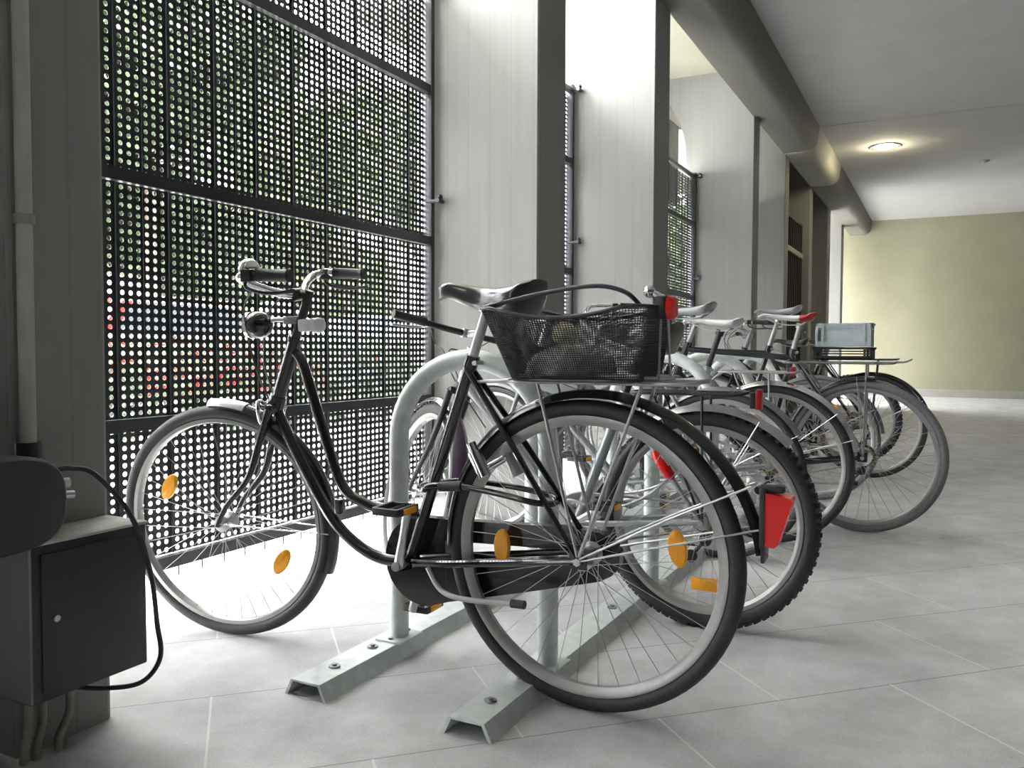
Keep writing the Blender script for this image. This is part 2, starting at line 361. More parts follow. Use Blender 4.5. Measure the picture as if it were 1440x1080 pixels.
def screen(xa, xb, first, label, clamps=True):
    """bay of perforated panels from xa to xb; panel joints fall on first + k*.198"""
    root = empty('perforated_screen', ((xa+xb)/2, YS, 0)); cx = (xa+xb)/2
    tag(root, label, 'screen', 'perforated metal screens between the pillars')
    W = .198; k0 = math.floor((xa-first)/W)
    x = first+k0*W
    while x < xb-.02:
        p0, p1 = max(x, xa+.02), min(x+W, xb-.02)
        if p1-p0 > .03:
            if p1-p0 > W-.001:
                if 'full' not in shared_panel:
                    o = panel_mesh(-W/2, W/2, HX).build('panel', MT['screen'], root, weld=False, fixn=False, smooth=False); shared_panel['full'] = o
                else:
                    o = shared_panel['full'].copy(); C.objects.link(o); o.parent = root
                o.location = (x+W/2-cx, 0, 0)
            else:
                hs = [x+W/2+h-cx for h in HX if p0+.012 < x+W/2+h < p1-.012]
                if hs: panel_mesh(p0-cx, p1-cx, hs).build('panel', MT['screen'], root, weld=False, fixn=False, smooth=False)
        x += W
    for z, h in ((.128, .040), (.585, .040), (1.350, .040), (2.075, .040), (2.545, .030)):
        MB().box((xa+.012-cx, -.045, z), (xb-.012-cx, -.017, z+h)).build('rail', MT['rail'], root, smooth=False)
    for x in (xa+.02, xb-.02):
        MB().box((x-.014-cx, -.05, .11), (x+.014-cx, .01, 2.60), bev=.003).build('post', MT['rail'], root)
    for x in (xa, xb):
        sgn = 1 if x == xa else -1
        for z in (.56, 1.56, 2.56):
            m_ = MB().cyl((x-cx+sgn*.001, -.09, z), (x-cx+sgn*.05, -.09, z), .012, 10)
            m_.cyl((x-cx+sgn*.03, -.10, z), (x-cx+sgn*.03, -.02, z), .010, 10); m_.sphere((x-cx+sgn*.03, -.095, z+.018), .014, 10)
            m_.build('clamp', MT['rail'], root)
    x = first+k0*W
    while x < xb-.03:
        if x > xa+.03: MB().cyl((x-cx, -.03, .095), (x-cx, -.03, .13), .003, 8).build('pin', MT['rail'], root)
        x += W/2
    return root
screen(1.262, 3.487, 1.348, 'large dark perforated metal screen right behind the nearest bicycle')
screen(3.812, 5.21, 3.84, 'perforated screen seen almost edge-on between second and third concrete pillar')
screen(5.535, 8.29, 5.56, 'perforated screen under the bright arched opening, green foliage behind it')
screen(8.576, 10.09, 8.6, 'perforated screen hidden deep between fourth and fifth concrete pillars')
screen(-1.2, .35, -1.17, 'perforated screen left of the nearest pillar, outside the picture')
# barred gate between the fifth and sixth pillar
g = empty('barred_gate', (11.2, 1.78, 0)); tag(g, 'dark barred metal gate with tan crossbar between two far pillars', 'gate')
MB().box((-.85, .02, .03), (.85, .04, 2.55)).build('gate_sheet', MT['gate'], g, smooth=False)  # dark backing stands in for the unlit space behind the bars
mb = MB()
for x in (-.84, .81): mb.box((x, -.02, .0), (x+.03, .02, 2.57))
for z in (.02, 2.53): mb.box((-.84, -.02, z), (.84, .02, z+.04))
mb.build('gate_frame', MT['gate'], g, smooth=False)
for k in range(11):
    x = -.72+k*.144; MB().box((x-.016, -.015, .05), (x+.016, .018, 2.54)).build('bar', MT['gate'], g, smooth=False)
MB().box((-.82, -.035, 2.10), (.82, -.005, 2.16)).build('crossbar', MT['gate_bar'], g, smooth=False)
mb = MB().box((.72, -.05, 1.02), (.80, -.02, 1.2)); mb.cyl((.76, -.05, 1.1), (.76, -.09, 1.1), .01); mb.cyl((.76, -.09, 1.1), (.66, -.09, 1.1), .009); mb.build('lock', MT['galv_dark'], g)

# ------------------------------------------------------------------ ceiling fittings
L = empty('ceiling_lamp', (11.28, .70, ZC)); tag(L, 'glowing round recessed lamp in the grey ceiling', 'lamp')
MB().lathe([(-.002, .13), (-.012, .135), (-.012, .175), (-.001, .182)], axis='Z', n=40).build('bezel', MT['alu'], L)
MB().disc_lathe([(-.004, 0), (-.012, .05), (-.008, .128), (-.001, .131)], axis='Z', n=40).build('diffuser', MT['glow'], L)
for s_ in (-1, 1): MB().box((-.012, s_*.165, -.022), (.012, s_*.19, -.001), bev=.002).build('clip', MT['steel'], L)
la = bpy.data.lights.new('lamp_light', 'POINT'); la.energy = 9; la.color = (1, .88, .58); la.shadow_soft_size = .1
lo = bpy.data.objects.new('lamp_light', la); C.objects.link(lo); lo.parent = L; lo.location = (0, 0, -.12)
D = MB().disc_lathe([(0, .05), (-.014, .05), (-.03, .03), (-.034, 0)], axis='Z', n=24).build('smoke_detector', MT['curb']); D.location = (12.7, -.41, ZC)
tag(D, 'small pale round detector on the ceiling beyond the lamp', 'detector')

# ------------------------------------------------------------------ left: pipe, cabinet, housing, cable
P = empty('wall_pipe', (1.056, 1.645, .64)); tag(P, 'thin grey vertical pipe running up the nearest pillar', 'pipe')
MB().cyl((0, 0, 0), (0, 0, ZB-.64), .0155, 16).build('pipe', MT['pipe'], P)
for z in (.46, 1.6):
    MB().lathe([(-.01, .0157), (.01, .0157), (.01, .020), (-.01, .020)], c=(0, 0, z), axis='Z', n=20).build('pipe_clip', MT['conduit'], P)
MB().cyl((0, 0, -.02), (0, 0, .012), .024, 12).build('socket', MT['plastic'], P)

B = empty('electrical_cabinet', (1.115, 1.60, .155)); tag(B, 'dark grey metal cabinet with round lock on the nearest pillar', 'cabinet')
bx0, bx1, by0, by1, hz = -.132, .132, -.062, .068, .312
mb = MB().box((bx0, by0, 0), (bx1, by1, hz-.004), bev=.004); mb.build('body', MT['cabinet'], B)
mb = MB().box((bx0-.003, by0-.003, hz-.005), (bx1+.003, by1, hz+.001), bev=.001); mb.build('top_plate', MT['cabinet_top'], B)
d_ = MB().box((bx0+.022, by0-.006, .02), (bx1-.008, by0-.001, hz-.022), bev=.0015).build('door', MT['cabinet'], B)
MB().cyl((bx0+.05, by0-.010, .16), (bx0+.05, by0-.004, .16), .0065, 16).build('lock', MT['alu'], d_)
MB().box((bx0-.0015, by0-.0015, .004), (bx0+.004, by1-.004, hz-.006)).build('side_edge', MT['cabinet_edge'], B, smooth=False)  # side coloured paler grey for the light catching that edge
H = empty('domed_housing', (.905, 1.585, .4665)); tag(H, 'dark rounded housing sitting on top of the metal cabinet', 'housing')
def dprof(ax, az, n=28):
    pts = []
    for k in range(n):
        a = 2*PI*k/n; cx_, sz_ = math.cos(a), math.sin(a); e = .72
        pts.append((math.copysign(abs(cx_)**e, cx_)*ax, .09+math.copysign(abs(sz_)**e, sz_)*az))
    return pts
secs = []
for y, k in ((-.105, .93), (-.098, .985), (-.09, 1), (.055, 1), (.07, .99)):
    secs.append([(x*k, y, .09+(z-.09)*k) for x, z in dprof(.125, .0895)])
m_ = MB(); m_.sharp = 50; m_.loft(secs); m_.build('shell', MT['housing'], H)
mb = MB(); mb.cyl((.12, -.02, .105), (.175, -.03, .108), .010, 14); mb.cyl((.12, -.02, .085), (.185, -.03, .082), .008, 14); mb.box((.115, -.035, .06), (.135, .0, .12), bev=.003); mb.build('connector', MT['alu'], H)
MB().cyl((.155, -.02, .04), (.155, -.02, .055), .008, 12).build('screw', MT['alu'], H)
pts = [(1.03, 1.53, .605), (1.06, 1.52, .607), (1.10, 1.50, .59), (1.15, 1.46, .50), (1.185, 1.45, .38), (1.20, 1.45, .27), (1.215, 1.46, .19), (1.20, 1.50, .135), (1.16, 1.56, .125), (1.12, 1.60, .135), (1.10, 1.62, .152)]
tag(MB().tube(cr_spline(pts, 8), .0052, 10).build('black_cable', MT['plastic']), 'black cable hanging in a loop in front of the cabinet', 'cable')
for k, (x, xb) in enumerate(((1.035, 1.03), (1.065, 1.055), (1.125, 1.105))):
    q = MB().tube(cr_spline([(x, 1.63, .153), (x, 1.63, .08), (xb, 1.635, .03), (xb, 1.64, .001)], 6), .0085, 12).build('conduit', MT['conduit'])
    tag(q, ('dusty conduit under the cabinet, leftmost of the three', 'dusty conduit under the cabinet, middle one of the three', 'dusty conduit under the cabinet, rightmost of the three')[k], 'conduit', 'conduits below the electrical cabinet')

# ------------------------------------------------------------------ bicycle stand
RX0, RX1 = 1.545, 6.9
RACK = empty('bicycle_stand', (RX0, 1.11, 0)); tag(RACK, 'galvanised steel bicycle stand with rounded hoops on two floor rails', 'bicycle stand')
for yc in (1.355, .905):
    y = yc-1.11; prof = [(y-.064, 0), (y-.044, .040), (y+.044, .040), (y+.064, 0)]
    inner = [(y-.055, 0), (y-.038, .035), (y+.038, .035), (y+.055, 0)]
    Ln = RX1-RX0; n = 4; vs = [(x, p, q) for x in (0, Ln) for p, q in prof+inner]; fs = []
    for k in range(3): fs += [(k, k+1, 8+k+1, 8+k), (4+k, 12+k, 12+k+1, 4+k+1)]
    for e in (0, 8):
        for k in range(3): fs.append((e+k, e+4+k, e+4+k+1, e+k+1))
    fs += [(0, 8, 12, 4), (3, 7, 15, 11)]
    rl = MB().add(vs, fs).build('rail', MT['galv'], RACK, smooth=False)
    for x in (.11, .27, .9, 1.9, 2.8, 3.7):
        MB().cyl((x, y-.0, .040), (x, y, .0445), .015, 16).cyl((x, y, .0445), (x, y, .049), .007, 8).build('bolt', MT['galv_dark'], rl)
HOOPX = [1.915, 2.76, 3.6, 4.45, 5.30, 6.15]
hoop0 = None
for X in HOOPX:
    if hoop0 is None:
        hw, R0 = .228, .228; zt = .822-R0
        pts = [(0, -hw, .046), (0, -hw, .3), (0, -hw, zt)]
        pts += [(0, -R0*math.cos(a), zt+R0*math.sin(a)*.98) for a in [PI*k/24 for k in range(1, 24)]]
        pts += [(0, hw, zt), (0, hw, .3), (0, hw, .046)]
        hoop0 = MB().tube(pts, .0265, 20).build('hoop', MT['galv'], RACK)
        for s_ in (-1, 1):
            pl = MB().box((-.055, s_*hw-.042, .0405), (.055, s_*hw+.042, .046), bev=.0012).build('foot_plate', MT['galv'], hoop0)
            for dx in (-.042, .042): MB().cyl((dx, s_*(hw+.0), .046), (dx, s_*hw, .052), .007, 8).build('bolt', MT['galv_dark'], hoop0)
        h = hoop0
    else: h = copy_tree(hoop0, RACK)
    h.location = (X-RX0, 0, 0)

# ------------------------------------------------------------------ bicycles
def wheel(root, name, R, tw, xf, rimmat='rim', tyremat='rubber', knobs=False, hub_w=.05, hub_r=.016, hubmat='alu', nsp=36, reflect=(), reflect_box=False, rimh=.020, seed=0, bigspokes=1.):
    r0 = tw/2; Rc = R-r0
    prof = [(r0*math.cos(a), Rc+r0*math.sin(a)) for a in [2*PI*k/12 for k in range(12)]]
    mb = MB(); mb.lathe(prof, n=72); mb.sharp = 60
    if knobs:
        for k in range(72):
            a = 2*PI*k/72
            for (xx, aa) in ((-.013, 0), (.013, 0), (0, PI/72)):
                c_, s_ = math.cos(a+aa), math.sin(a+aa); rr = R-.002 if xx == 0 else R-.006
                T = Matrix(((1,0,0,xx),(0,c_,-s_,c_*rr),(0,s_,c_,s_*rr),(0,0,0,1)))
                o = len(mb.v); hx, hy, hz_ = .006, .006, .006
                for p in [(-hx,-hy,-hz_),(hx,-hy,-hz_),(hx,hy,-hz_),(-hx,hy,-hz_),(-hx,-hy,hz_),(hx,-hy,hz_),(hx,hy,hz_),(-hx,hy,hz_)]: mb.v.append(tuple(T @ Vector(p)))
                mb.f += [tuple(i+o for i in f) for f in ((0,3,2,1),(4,5,6,7),(0,1,5,4),(1,2,6,5),(2,3,7,6),(3,0,4,7))]
    W = mb.build(name, MT[tyremat], root, xf=xf)
    ro = R-tw*.90; ri = ro-rimh; rw = tw*.36
    MB().lathe([(-rw, ro), (-rw*.96, ro-.011), (-rw*.45, ri), (rw*.45, ri), (rw*.96, ro-.011), (rw, ro), (rw*.7, ro-.004), (-rw*.7, ro-.004)], n=72).build('rim', MT[rimmat], W, xf=xf)
    mb = MB(); hf = hub_w/2; fr = hub_r+.006
    for k in range(nsp):
        side = -1 if k % 2 else 1; a = 2*PI*(k+.5)/nsp
        lead = (1 if (k//2) % 2 else -1)*2*PI*3/(nsp/2)*.62
        ah = a-lead
        mb.tube([(side*hf, fr*math.cos(ah), fr*math.sin(ah)), (0, (ri+.004)*math.cos(a), (ri+.004)*math.sin(a))], .00105*bigspokes, 5)
    mb.build('spokes', MT['spoke'], W, xf=xf)
    MB().disc_lathe([(-hf-.022, 0), (-hf-.022, .006), (-hf-.004, .007), (-hf-.003, fr+.004), (-hf+.002, fr+.004), (-hf+.006, hub_r), (hf-.006, hub_r), (hf-.002, fr+.004), (hf+.003, fr+.004), (hf+.004, .007), (hf+.022, .006), (hf+.022, 0)], n=20).build('hub', MT[hubmat], W, xf=xf)
    for a in reflect:
        rr = R*.60; cy, cz = rr*math.cos(a), rr*math.sin(a); T = xf @ Matrix.Translation((-.004, cy, cz)) @ Matrix.Rotation(a, 4, 'X')
        mb = MB()
        if reflect_box: mb.box((-.006, -.020, -.040), (.006, .020, .040), bev=.004)
        else: mb.disc_lathe([(-.008, 0), (-.008, .018), (-.004, .021), (.004, .021), (.008, .018), (.008, 0)], n=24); mb.v = [(x, y, z*2.0 if abs(z) < 9 else z) for x, y, z in mb.v]
        mb.build('wheel_reflector', MT['amber'], W, xf=T)
    return W

def fender(root, name, c, R, w_, a0, a1, mat, xf=None, th=.0015, depth=.018):
    """curved mudguard in the wheel plane: arc from angle a0 to a1 about (y,z)=c"""
    prof = []
    for k in range(9):
        q = -1+2*k/8; prof.append((q*w_/2, R+depth*(1-abs(q)**2.4)-depth))
    for k in range(9):
        q = 1-2*k/8; prof.append((q*(w_/2-th), R+depth*(1-abs(q)**2.4)-depth-th))
    return MB().lathe(prof, c=(0, c[0], c[1]), n=44, a0=a0, a1=a1).build(name, MT[mat], root, xf=xf)

def saddle_mesh(L_, Wb, hgt, dip=.015, nose=.022, n=18):
    """saddle: nose at +y, rear at 0; top at z=0"""
    secs = []
    for i in range(17):
        t = i/16; y = t*L_
        wd = Wb*(1-t)**1.0
        hw = nose + (Wb-nose)*max(0, 1-(t/.62))**1.1 if t < .62 else nose
        hw = nose+(Wb-nose)*(.5+.5*math.cos(PI*min(1, max(0, (t-.08)/.55))))
        if t < .08: hw *= .62+.38*math.sqrt(max(0, t/.08))
        if t > .93: hw *= math.sqrt(max(.02, 1-((t-.93)/.075)**2))
        zt = -dip*math.sin(PI*min(1, t*1.15))*.9 - (max(0, t-.85)/.15)**2*.012 + (.006 if t < .1 else 0)
        thick = hgt*(1-.58*t)*(.55 if t < .04 else 1)
        sec = []
        for k in range(n):
            a = 2*PI*k/n; cx_, cz_ = math.cos(a), math.sin(a)
            zz = zt-thick*.28+thick*.28*cz_ if cz_ > 0 else zt-thick*.28+thick*.72*cz_
            sec.append((hw*math.copysign(abs(cx_)**.75, cx_), y, zz))
        secs.append(sec)
    return secs

def make_bike(cfg):
    g = cfg.get
    X, Y, psi, lean = cfg['X'], cfg['Y'], g('psi', 0.), g('lean', .02)
    root = empty('bicycle', (X, Y, 0), (0, -lean, -psi)); tag(root, cfg['label'], 'bicycle', 'bicycles parked in the stand')
    Rr, Rf, wb, steer = g('Rr', .34), g('Rf', g('Rr', .34)), g('wb', 1.06), g('steer', 0.)
    fm, tr = g('frame', 'black'), g('tube', .014)
    sa = math.radians(g('sa', 21)); tw = g('tw', .036)
    piv = Vector((0, wb-.05, Rf)); ax = Vector((0, -math.sin(sa), math.cos(sa)))
    ST = Matrix.Translation(piv) @ Matrix.Rotation(steer, 4, ax) @ Matrix.Translation(-piv)
    def axis_pt(h): k = (h-Rf)/ax.z; return Vector((0, piv.y+ax.y*k, h))
    hub = Vector((0, 0, Rr)); bb = Vector((0, g('bb', (.44, .285))[0], g('bb', (.44, .285))[1]))
    # wheels
    wheel(root, 'rear_wheel', Rr, tw, Matrix.Translation(hub), knobs=g('knobs', False), hub_w=.06, hub_r=g('hub_r', .018), rimh=g('rimh_r', .020), tyremat=g('tyre', 'rubber'), reflect=g('refl_r', ()), reflect_box=g('rbox', False), bigspokes=g('bs', 1.), hubmat=g('hubmat', 'alu'))
    FX = ST @ Matrix.Translation((0, wb, Rf))
    fw = wheel(root, 'front_wheel', Rf, tw, FX, knobs=g('knobs', False), hub_w=.045, hub_r=.014, rimh=g('rimh_f', .018), tyremat=g('tyre', 'rubber'), reflect=g('refl_f', ()), reflect_box=g('rbox', False), bigspokes=g('bs', 1.))
    # frame
    zt, zb = g('head', (.87, .69)); ht, hb = axis_pt(zt), axis_pt(zb); stt = Vector((0, *g('seat_top', (.27, .78))))
    fr = MB(); fr.cyl(hb, ht, .0185, 16); fr.cyl(bb, stt, tr, 14); fr.cyl(bb+Vector((-.036, 0, 0)), bb+Vector((.036, 0, 0)), .021, 18)
    fr.cyl(ht-ax*.004, ht+ax*.008, .022, 16); fr.cyl(hb-ax*.008, hb+ax*.004, .022, 16)
    kind = g('kind', 'diamond'); sd = (stt-bb).normalized()
    if kind == 'loop':
        lo = [hb+Vector((0, .0, .012)), (0, .91, .647), (0, .802, .475), (0, .727, .374), (0, .65, .318), (0, .571, .292), bb]
        up = [ht-ax*.035, (0, .83, .806), (0, .773, .652), (0, .705, .482), (0, .636, .438), (0, .557, .425), bb+sd*.13]
        fr.tube(cr_spline(lo, 6), .0155, 14); fr.tube(cr_spline(up, 6), .0145, 14)
        fr.box((-.012, .70, .40), (.012, .722, .44), bev=.003)
    else:
        dtr = g('dt', tr*1.15)
        fr.cyl(hb+ax*.02, bb, dtr, 14)
        a_ = ht-ax*.03
        if kind == 'diamond': fr.cyl(a_, stt-sd*.03, tr*1.05, 14)
        elif kind == 'mtb': fr.cyl(a_, stt-sd*.05, tr*1.15, 14)
        elif kind == 'mixte': fr.cyl(hb+ax*.07, bb+sd*.17, tr, 14)
        elif kind == 'curved': fr.tube(cr_spline([a_, (0, (a_.y*.7+stt.y*.3), a_.z*.6+stt.z*.4-.02), (0, a_.y*.3+stt.y*.7, stt.z-.06), stt-sd*.05], 8), tr*1.15, 14)
    for s_ in (-1, 1):
        fr.tube([stt-sd*.02+Vector((s_*.012, 0, 0)), (s_*.032, stt.y*.62, hub.z+(stt.z-hub.z)*.6), (s_*.052, .004, hub.z+.004)], [.0085, .008, .0065], 10)
        fr.tube([bb+Vector((s_*.02, -.01, 0)), (s_*.042, bb.y*.72, bb.z*.75+hub.z*.25), (s_*.055, .0, hub.z)], [.0105, .0095, .0075], 10)
        fr.box((s_*.050, -.02, hub.z-.018), (s_*.056, .022, hub.z+.02))
    fr.tube([stt-sd*.018, stt+sd*.014], .0185, 16)
    FR = fr.build('frame', MT[fm], root)
    mb = MB(); mb.cyl(stt+Vector((-.02, -.018, -.004)), stt+Vector((.02, -.018, -.004)), .006, 10); mb.cyl((-.066, 0, hub.z), (-.056, 0, hub.z), .0095, 6); mb.cyl((.056, 0, hub.z), (.066, 0, hub.z), .0095, 6)
    mb.build('axle_nut', MT['alu'], FR)
    # seat post and saddle
    sy, sh = g('saddle', (.12, .99)); sl = g('sl', .265); pt = stt+sd*((sh-.06-stt.z)/sd.z)
    SP = MB().cyl(stt, pt, .0128, 14).cyl(pt-sd*.01, pt+sd*.015, .019, 12).build('seat_post', MT[g('post', 'steel')], root)
    tx = Matrix.Translation((0, sy, sh)) @ Matrix.Rotation(g('tilt', 0.), 4, 'X')
    sm = MB(); sm.sharp = 60; sm.loft(saddle_mesh(sl, g('sw', .082), g('sth', .055), g('dip', .012)))
    SD = sm.build('saddle', MT[g('saddle_mat', 'leather')], root, xf=tx)
    mb = MB()
    for s_ in (-1, 1):
        mb.tube(cr_spline([(s_*.045, .03, -.03), (s_*.020, .06, -.052), (s_*.012, .15, -.052), (s_*.006, sl-.04, -.024)], 5), .0032, 8)
    mb.build('saddle_rails', MT['steel'], SD, xf=tx)
    if g('saddle_trim'):
        s2 = saddle_mesh(sl, g('sw', .082)*1.04, g('sth', .055)*1.1, g('dip', .012)); mb = MB(); mb.loft([[(p[0], p[1]-.004, p[2]+.001) for p in q] for q in s2[:5]]); mb.sharp = 60
        mb.build('saddle_trim', MT[g('saddle_trim')], SD, xf=tx)
    if g('springs'):
        mb = MB()
        for s_ in (-1, 1): mb.tube([(s_*.045+.012*math.cos(k*.9), .035+.012*math.sin(k*.9), -.075+k*.0016) for k in range(28)], .0022, 6)
        mb.build('saddle_spring', MT['steel'], SD, xf=tx)
    # fork
    crown = axis_pt(Rf+.37 if kind != 'loop' else .685); hubf = Vector((0, wb, Rf)); fk = MB()
    fk.cyl(crown-ax*.012, crown+ax*.03, .024, 16); fk.box(crown+Vector((-.04, -.013, -.016)), crown+Vector((.04, .013, .008)), bev=.006)
    for s_ in (-1, 1):
        a_ = crown+Vector((s_*.036, 0, -.004))
        if g('suspension'):
            mid = a_.lerp(hubf+Vector((s_*.044, -.01, 0)), .5); fk.cyl(a_, mid, .0145, 14); fk.cyl(mid, hubf+Vector((s_*.050, -.008, -.01)), .0205, 14)
        else:
            st_ = a_-ax*(Rf*.62); fk.tube(cr_spline([a_, a_.lerp(st_, .5), st_+Vector((s_*.006, 0, 0)), hubf+Vector((s_*.045, -.035, .06)), hubf+Vector((s_*.046, 0, 0))], 6), [.0125-.0055*k/24 for k in range(25)], 12)
    fk.build('fork', MT[g('fork_mat', fm)], root, xf=ST)
    # stem and handlebar
    bh = g('bar', (1.03, .25)); hst = axis_pt(bh[0]-.045 if g('bars', 'city') == 'city' else bh[0])
    sm_ = MB().cyl(ht, hst+ax*.015, .0125, 14); ext = hst+Vector((0, g('ext', .05), .004)); sm_.cyl(hst, ext, .0125, 14); sm_.cyl(ext+Vector((-.022, 0, 0)), ext+Vector((.022, 0, 0)), .0175, 14)
    BX = ST @ Matrix.Translation(hst) @ Matrix.Rotation(g('bar_turn', 0.), 4, 'Z') @ Matrix.Translation(-hst)
    sm_.build('stem', MT[g('stem_mat', 'alu')], root, xf=BX)
    hw = bh[1]; e = ext
    if g('bars', 'city') == 'city':
        P_ = [(s_, p) for s_ in (-1, 1) for p in ()]
        rc = g('reach', .20); half = [(.0, 0, 0), (.045, .006, .002), (.10, .028, .016), (.155, .046, .034), (hw-.010, .046, .050), (hw, .016, .058), (hw+.003, -.02, .056), (hw+.010, -rc, .050)]
        full = [e+Vector((-x, y, z)) for x, y, z in half[::-1]][:-1]+[e+Vector((x, y, z)) for x, y, z in half]
        HB = MB().tube(cr_spline(full, 7), .0112, 14).build('handlebar', MT[g('bar_mat', 'chrome')], root, xf=BX)
        for s_ in (-1, 1):
            q0 = e+Vector((s_*(hw+.010), -g('reach', .20), .050)); q1 = e+Vector((s_*(hw+.005), -g('reach', .20)+.088, .0545))
            MB().tube([q0+Vector((0, -.006, 0)), q0, q0.lerp(q1, .05), q0.lerp(q1, .5), q1.lerp(q0, .04), q1], [.0155, .0175, .0155, .0150, .0155, .0175], 16).build('grip', MT['plastic'], HB, xf=BX)
            lv = [q1+Vector((0, .03, -.006)), q1+Vector((s_*.008, .028, -.03)), q1+Vector((s_*.012, -.03, -.045)), q1+Vector((s_*.012, -.10, -.042))]
            MB().tube(cr_spline(lv, 5), .0048, 8).build('brake_lever', MT[g('lever', 'plastic')], HB, xf=BX)
            MB().box(q1+Vector((-.015, .012, -.016)), q1+Vector((.015, .04, .014)), bev=.004).build('lever_clamp', MT[g('lever', 'plastic')], HB, xf=BX)
    else:
        rise = g('rise', .0)
        full = [e+Vector((x, y, z)) for x, y, z in ((-hw, -.03, rise), (-hw*.55, -.012, rise), (-hw*.25, 0, 0), (0, 0, 0), (hw*.25, 0, 0), (hw*.55, -.012, rise), (hw, -.03, rise))]
        HB = MB().tube(cr_spline(full, 5), .0112, 14).build('handlebar', MT[g('bar_mat', 'satin')], root, xf=BX)
        for s_ in (-1, 1):
            q0 = e+Vector((s_*hw, -.03, rise)); q1 = e+Vector((s_*(hw-.12), -.022, rise))
            MB().tube([q0, q0.lerp(q1, .05), q1], [.0165, .0155, .0160], 14).build('grip', MT['plastic'], HB, xf=BX)
            MB().tube(cr_spline([q1+Vector((-s_*.02, .01, -.004)), q1+Vector((0, .045, -.012)), q1+Vector((s_*.05, .055, -.02)), q1+Vector((s_*.10, .052, -.026))], 5), .0048, 8).build('brake_lever', MT[g('lever', 'alu')], HB, xf=BX)
            if g('barends'): MB().tube([q0, q0+Vector((0, .05, .03)), q0+Vector((-s_*.01, .10, .055))], .0105, 12).build('bar_end', MT['satin'], HB, xf=BX)
    # cables
    cb = MB()
    for s_ in (-1, 1):
        a_ = e+Vector((s_*.13, .05, .02)); cb.tube(cr_spline([BX @ a_, BX @ (e+Vector((s_*.07, .12, -.04))), hb+Vector((s_*.02, .06, .12)), hb+Vector((s_*.012, .02, .02)), Vector((0, wb*.72, .45 if kind == 'loop' else zb*.8)) if s_ < 0 else crown+Vector((0, .03, .0))], 7), .0024, 6)
    cb.build('brake_cable', MT['plastic'], root)
    # cranks, pedals, chain
    ca = g('crank', 1.9); cl = .17
    ck = MB()
    for s_, a_ in ((-1, ca), (1, ca+PI)):
        e_ = bb+Vector((s_*.078, cl*math.cos(a_), cl*math.sin(a_))); b0 = bb+Vector((s_*.055, 0, 0))
        ck.tube([b0, b0.lerp(e_, .5), e_], [.0135, .010, .012], 12, flat=(.75, 1)); ck.cyl(bb+Vector((s_*.03, 0, 0)), bb+Vector((s_*.07, 0, 0)), .012, 14)
    CK = ck.build('crank', MT['alu'], root)
    for s_, a_ in ((-1, ca), (1, ca+PI)):
        e_ = bb+Vector((s_*.078, cl*math.cos(a_), cl*math.sin(a_))); o_x = e_+Vector((s_*.055, 0, 0))
        pd = MB(); pd.cyl(e_, e_+Vector((s_*.10, 0, 0)), .006, 10)
        for dy in (-.034, .034): pd.box(o_x+Vector((-.042, dy-.006, -.010)), o_x+Vector((.042, dy+.006, .010)), bev=.003)
        for dx in (-.040, .040): pd.box(o_x+Vector((dx-.005, -.036, -.009)), o_x+Vector((dx+.005, .036, .009)), bev=.002)
        PD = pd.build('pedal', MT['plastic'], root)
        for dy in (-.0415, .0415): MB().box(o_x+Vector((-.026, dy-.002, -.0075)), o_x+Vector((.026, dy+.002, .0075)), bev=.001).build('pedal_reflector', MT['amber'], PD)
    if g('chaincase'):
        cc = (bb.y-.02, bb.z-.008); q_ = MB()
        front = [(cc[0]+.118*math.cos(math.radians(a_)), cc[1]+.118*math.sin(math.radians(a_))) for a_ in range(-95, 92, 13)]+[(.40, .407), (.40, .190)]
        q_.prism(front, .030, .058)
        q_.prism([(.402, .407), (.25, .412), (.10, .418), (.03, .418), (.03, .372), (.12, .362), (.402, .352)], .030, .058)
        q_.prism([(.402, .190), (.402, .292), (.25, .318), (.12, .336), (.03, .345), (-.02, .298), (.178, .246)], .030, .058)
        q_.prism([(.032, .418), (-.02, .414), (-.052, .398), (-.070, .372), (-.068, .34), (-.05, .315), (-.02, .298), (.032, .284)], .030, .058)
        q_.build('chain_case', MT['black'], root)
    else:
        R1, R2 = g('cr', .088), .036; xs = .045
        ch = MB(); pts = []
        for k in range(21): a_ = -PI/2+PI*k/20; pts.append((xs, bb.y+R1*math.cos(a_), bb.z+R1*math.sin(a_)))
        for k in range(13): a_ = PI/2+PI*k/12; pts.append((xs, R2*math.cos(a_), hub.z+R2*math.sin(a_)))
        ch.tube(pts, .0042, 6, closed=True); ch.build('chain', MT['steel'], root)
        mb = MB(); n = 40
        mb.lathe([(-.0015, .06), (.0015, .06), (.0015, R1), (-.0015, R1)], c=(xs, bb.y, bb.z), n=n)
        for k in range(5):
            a_ = 2*PI*k/5; mb.tube([(xs, bb.y, bb.z), (xs, bb.y+.064*math.cos(a_), bb.z+.064*math.sin(a_))], .006, 8)
        mb.build('chainring', MT[g('ring_mat', 'alu')], root)
        mb = MB()
        for k in range(6): mb.lathe([(-.0012, .012), (.0012, .012), (.0012, .052-k*.006), (-.0012, .052-k*.006)], c=(.030+k*.0035, 0, hub.z), n=28)
        mb.build('sprockets', MT[g('cass', 'brass')], root)
        if g('derailleur', True):
            mb = MB(); mb.box((.046, -.012, hub.z-.06), (.056, .014, hub.z-.005), bev=.003)
            mb.cyl((.044, .01, hub.z-.075), (.052, .01, hub.z-.075), .020, 16); mb.cyl((.044, .055, hub.z-.13), (.052, .055, hub.z-.13), .020, 16); mb.tube([(.054, .01, hub.z-.075), (.054, .055, hub.z-.13)], .006, 8)
            mb.build('derailleur', MT['satin'], root)
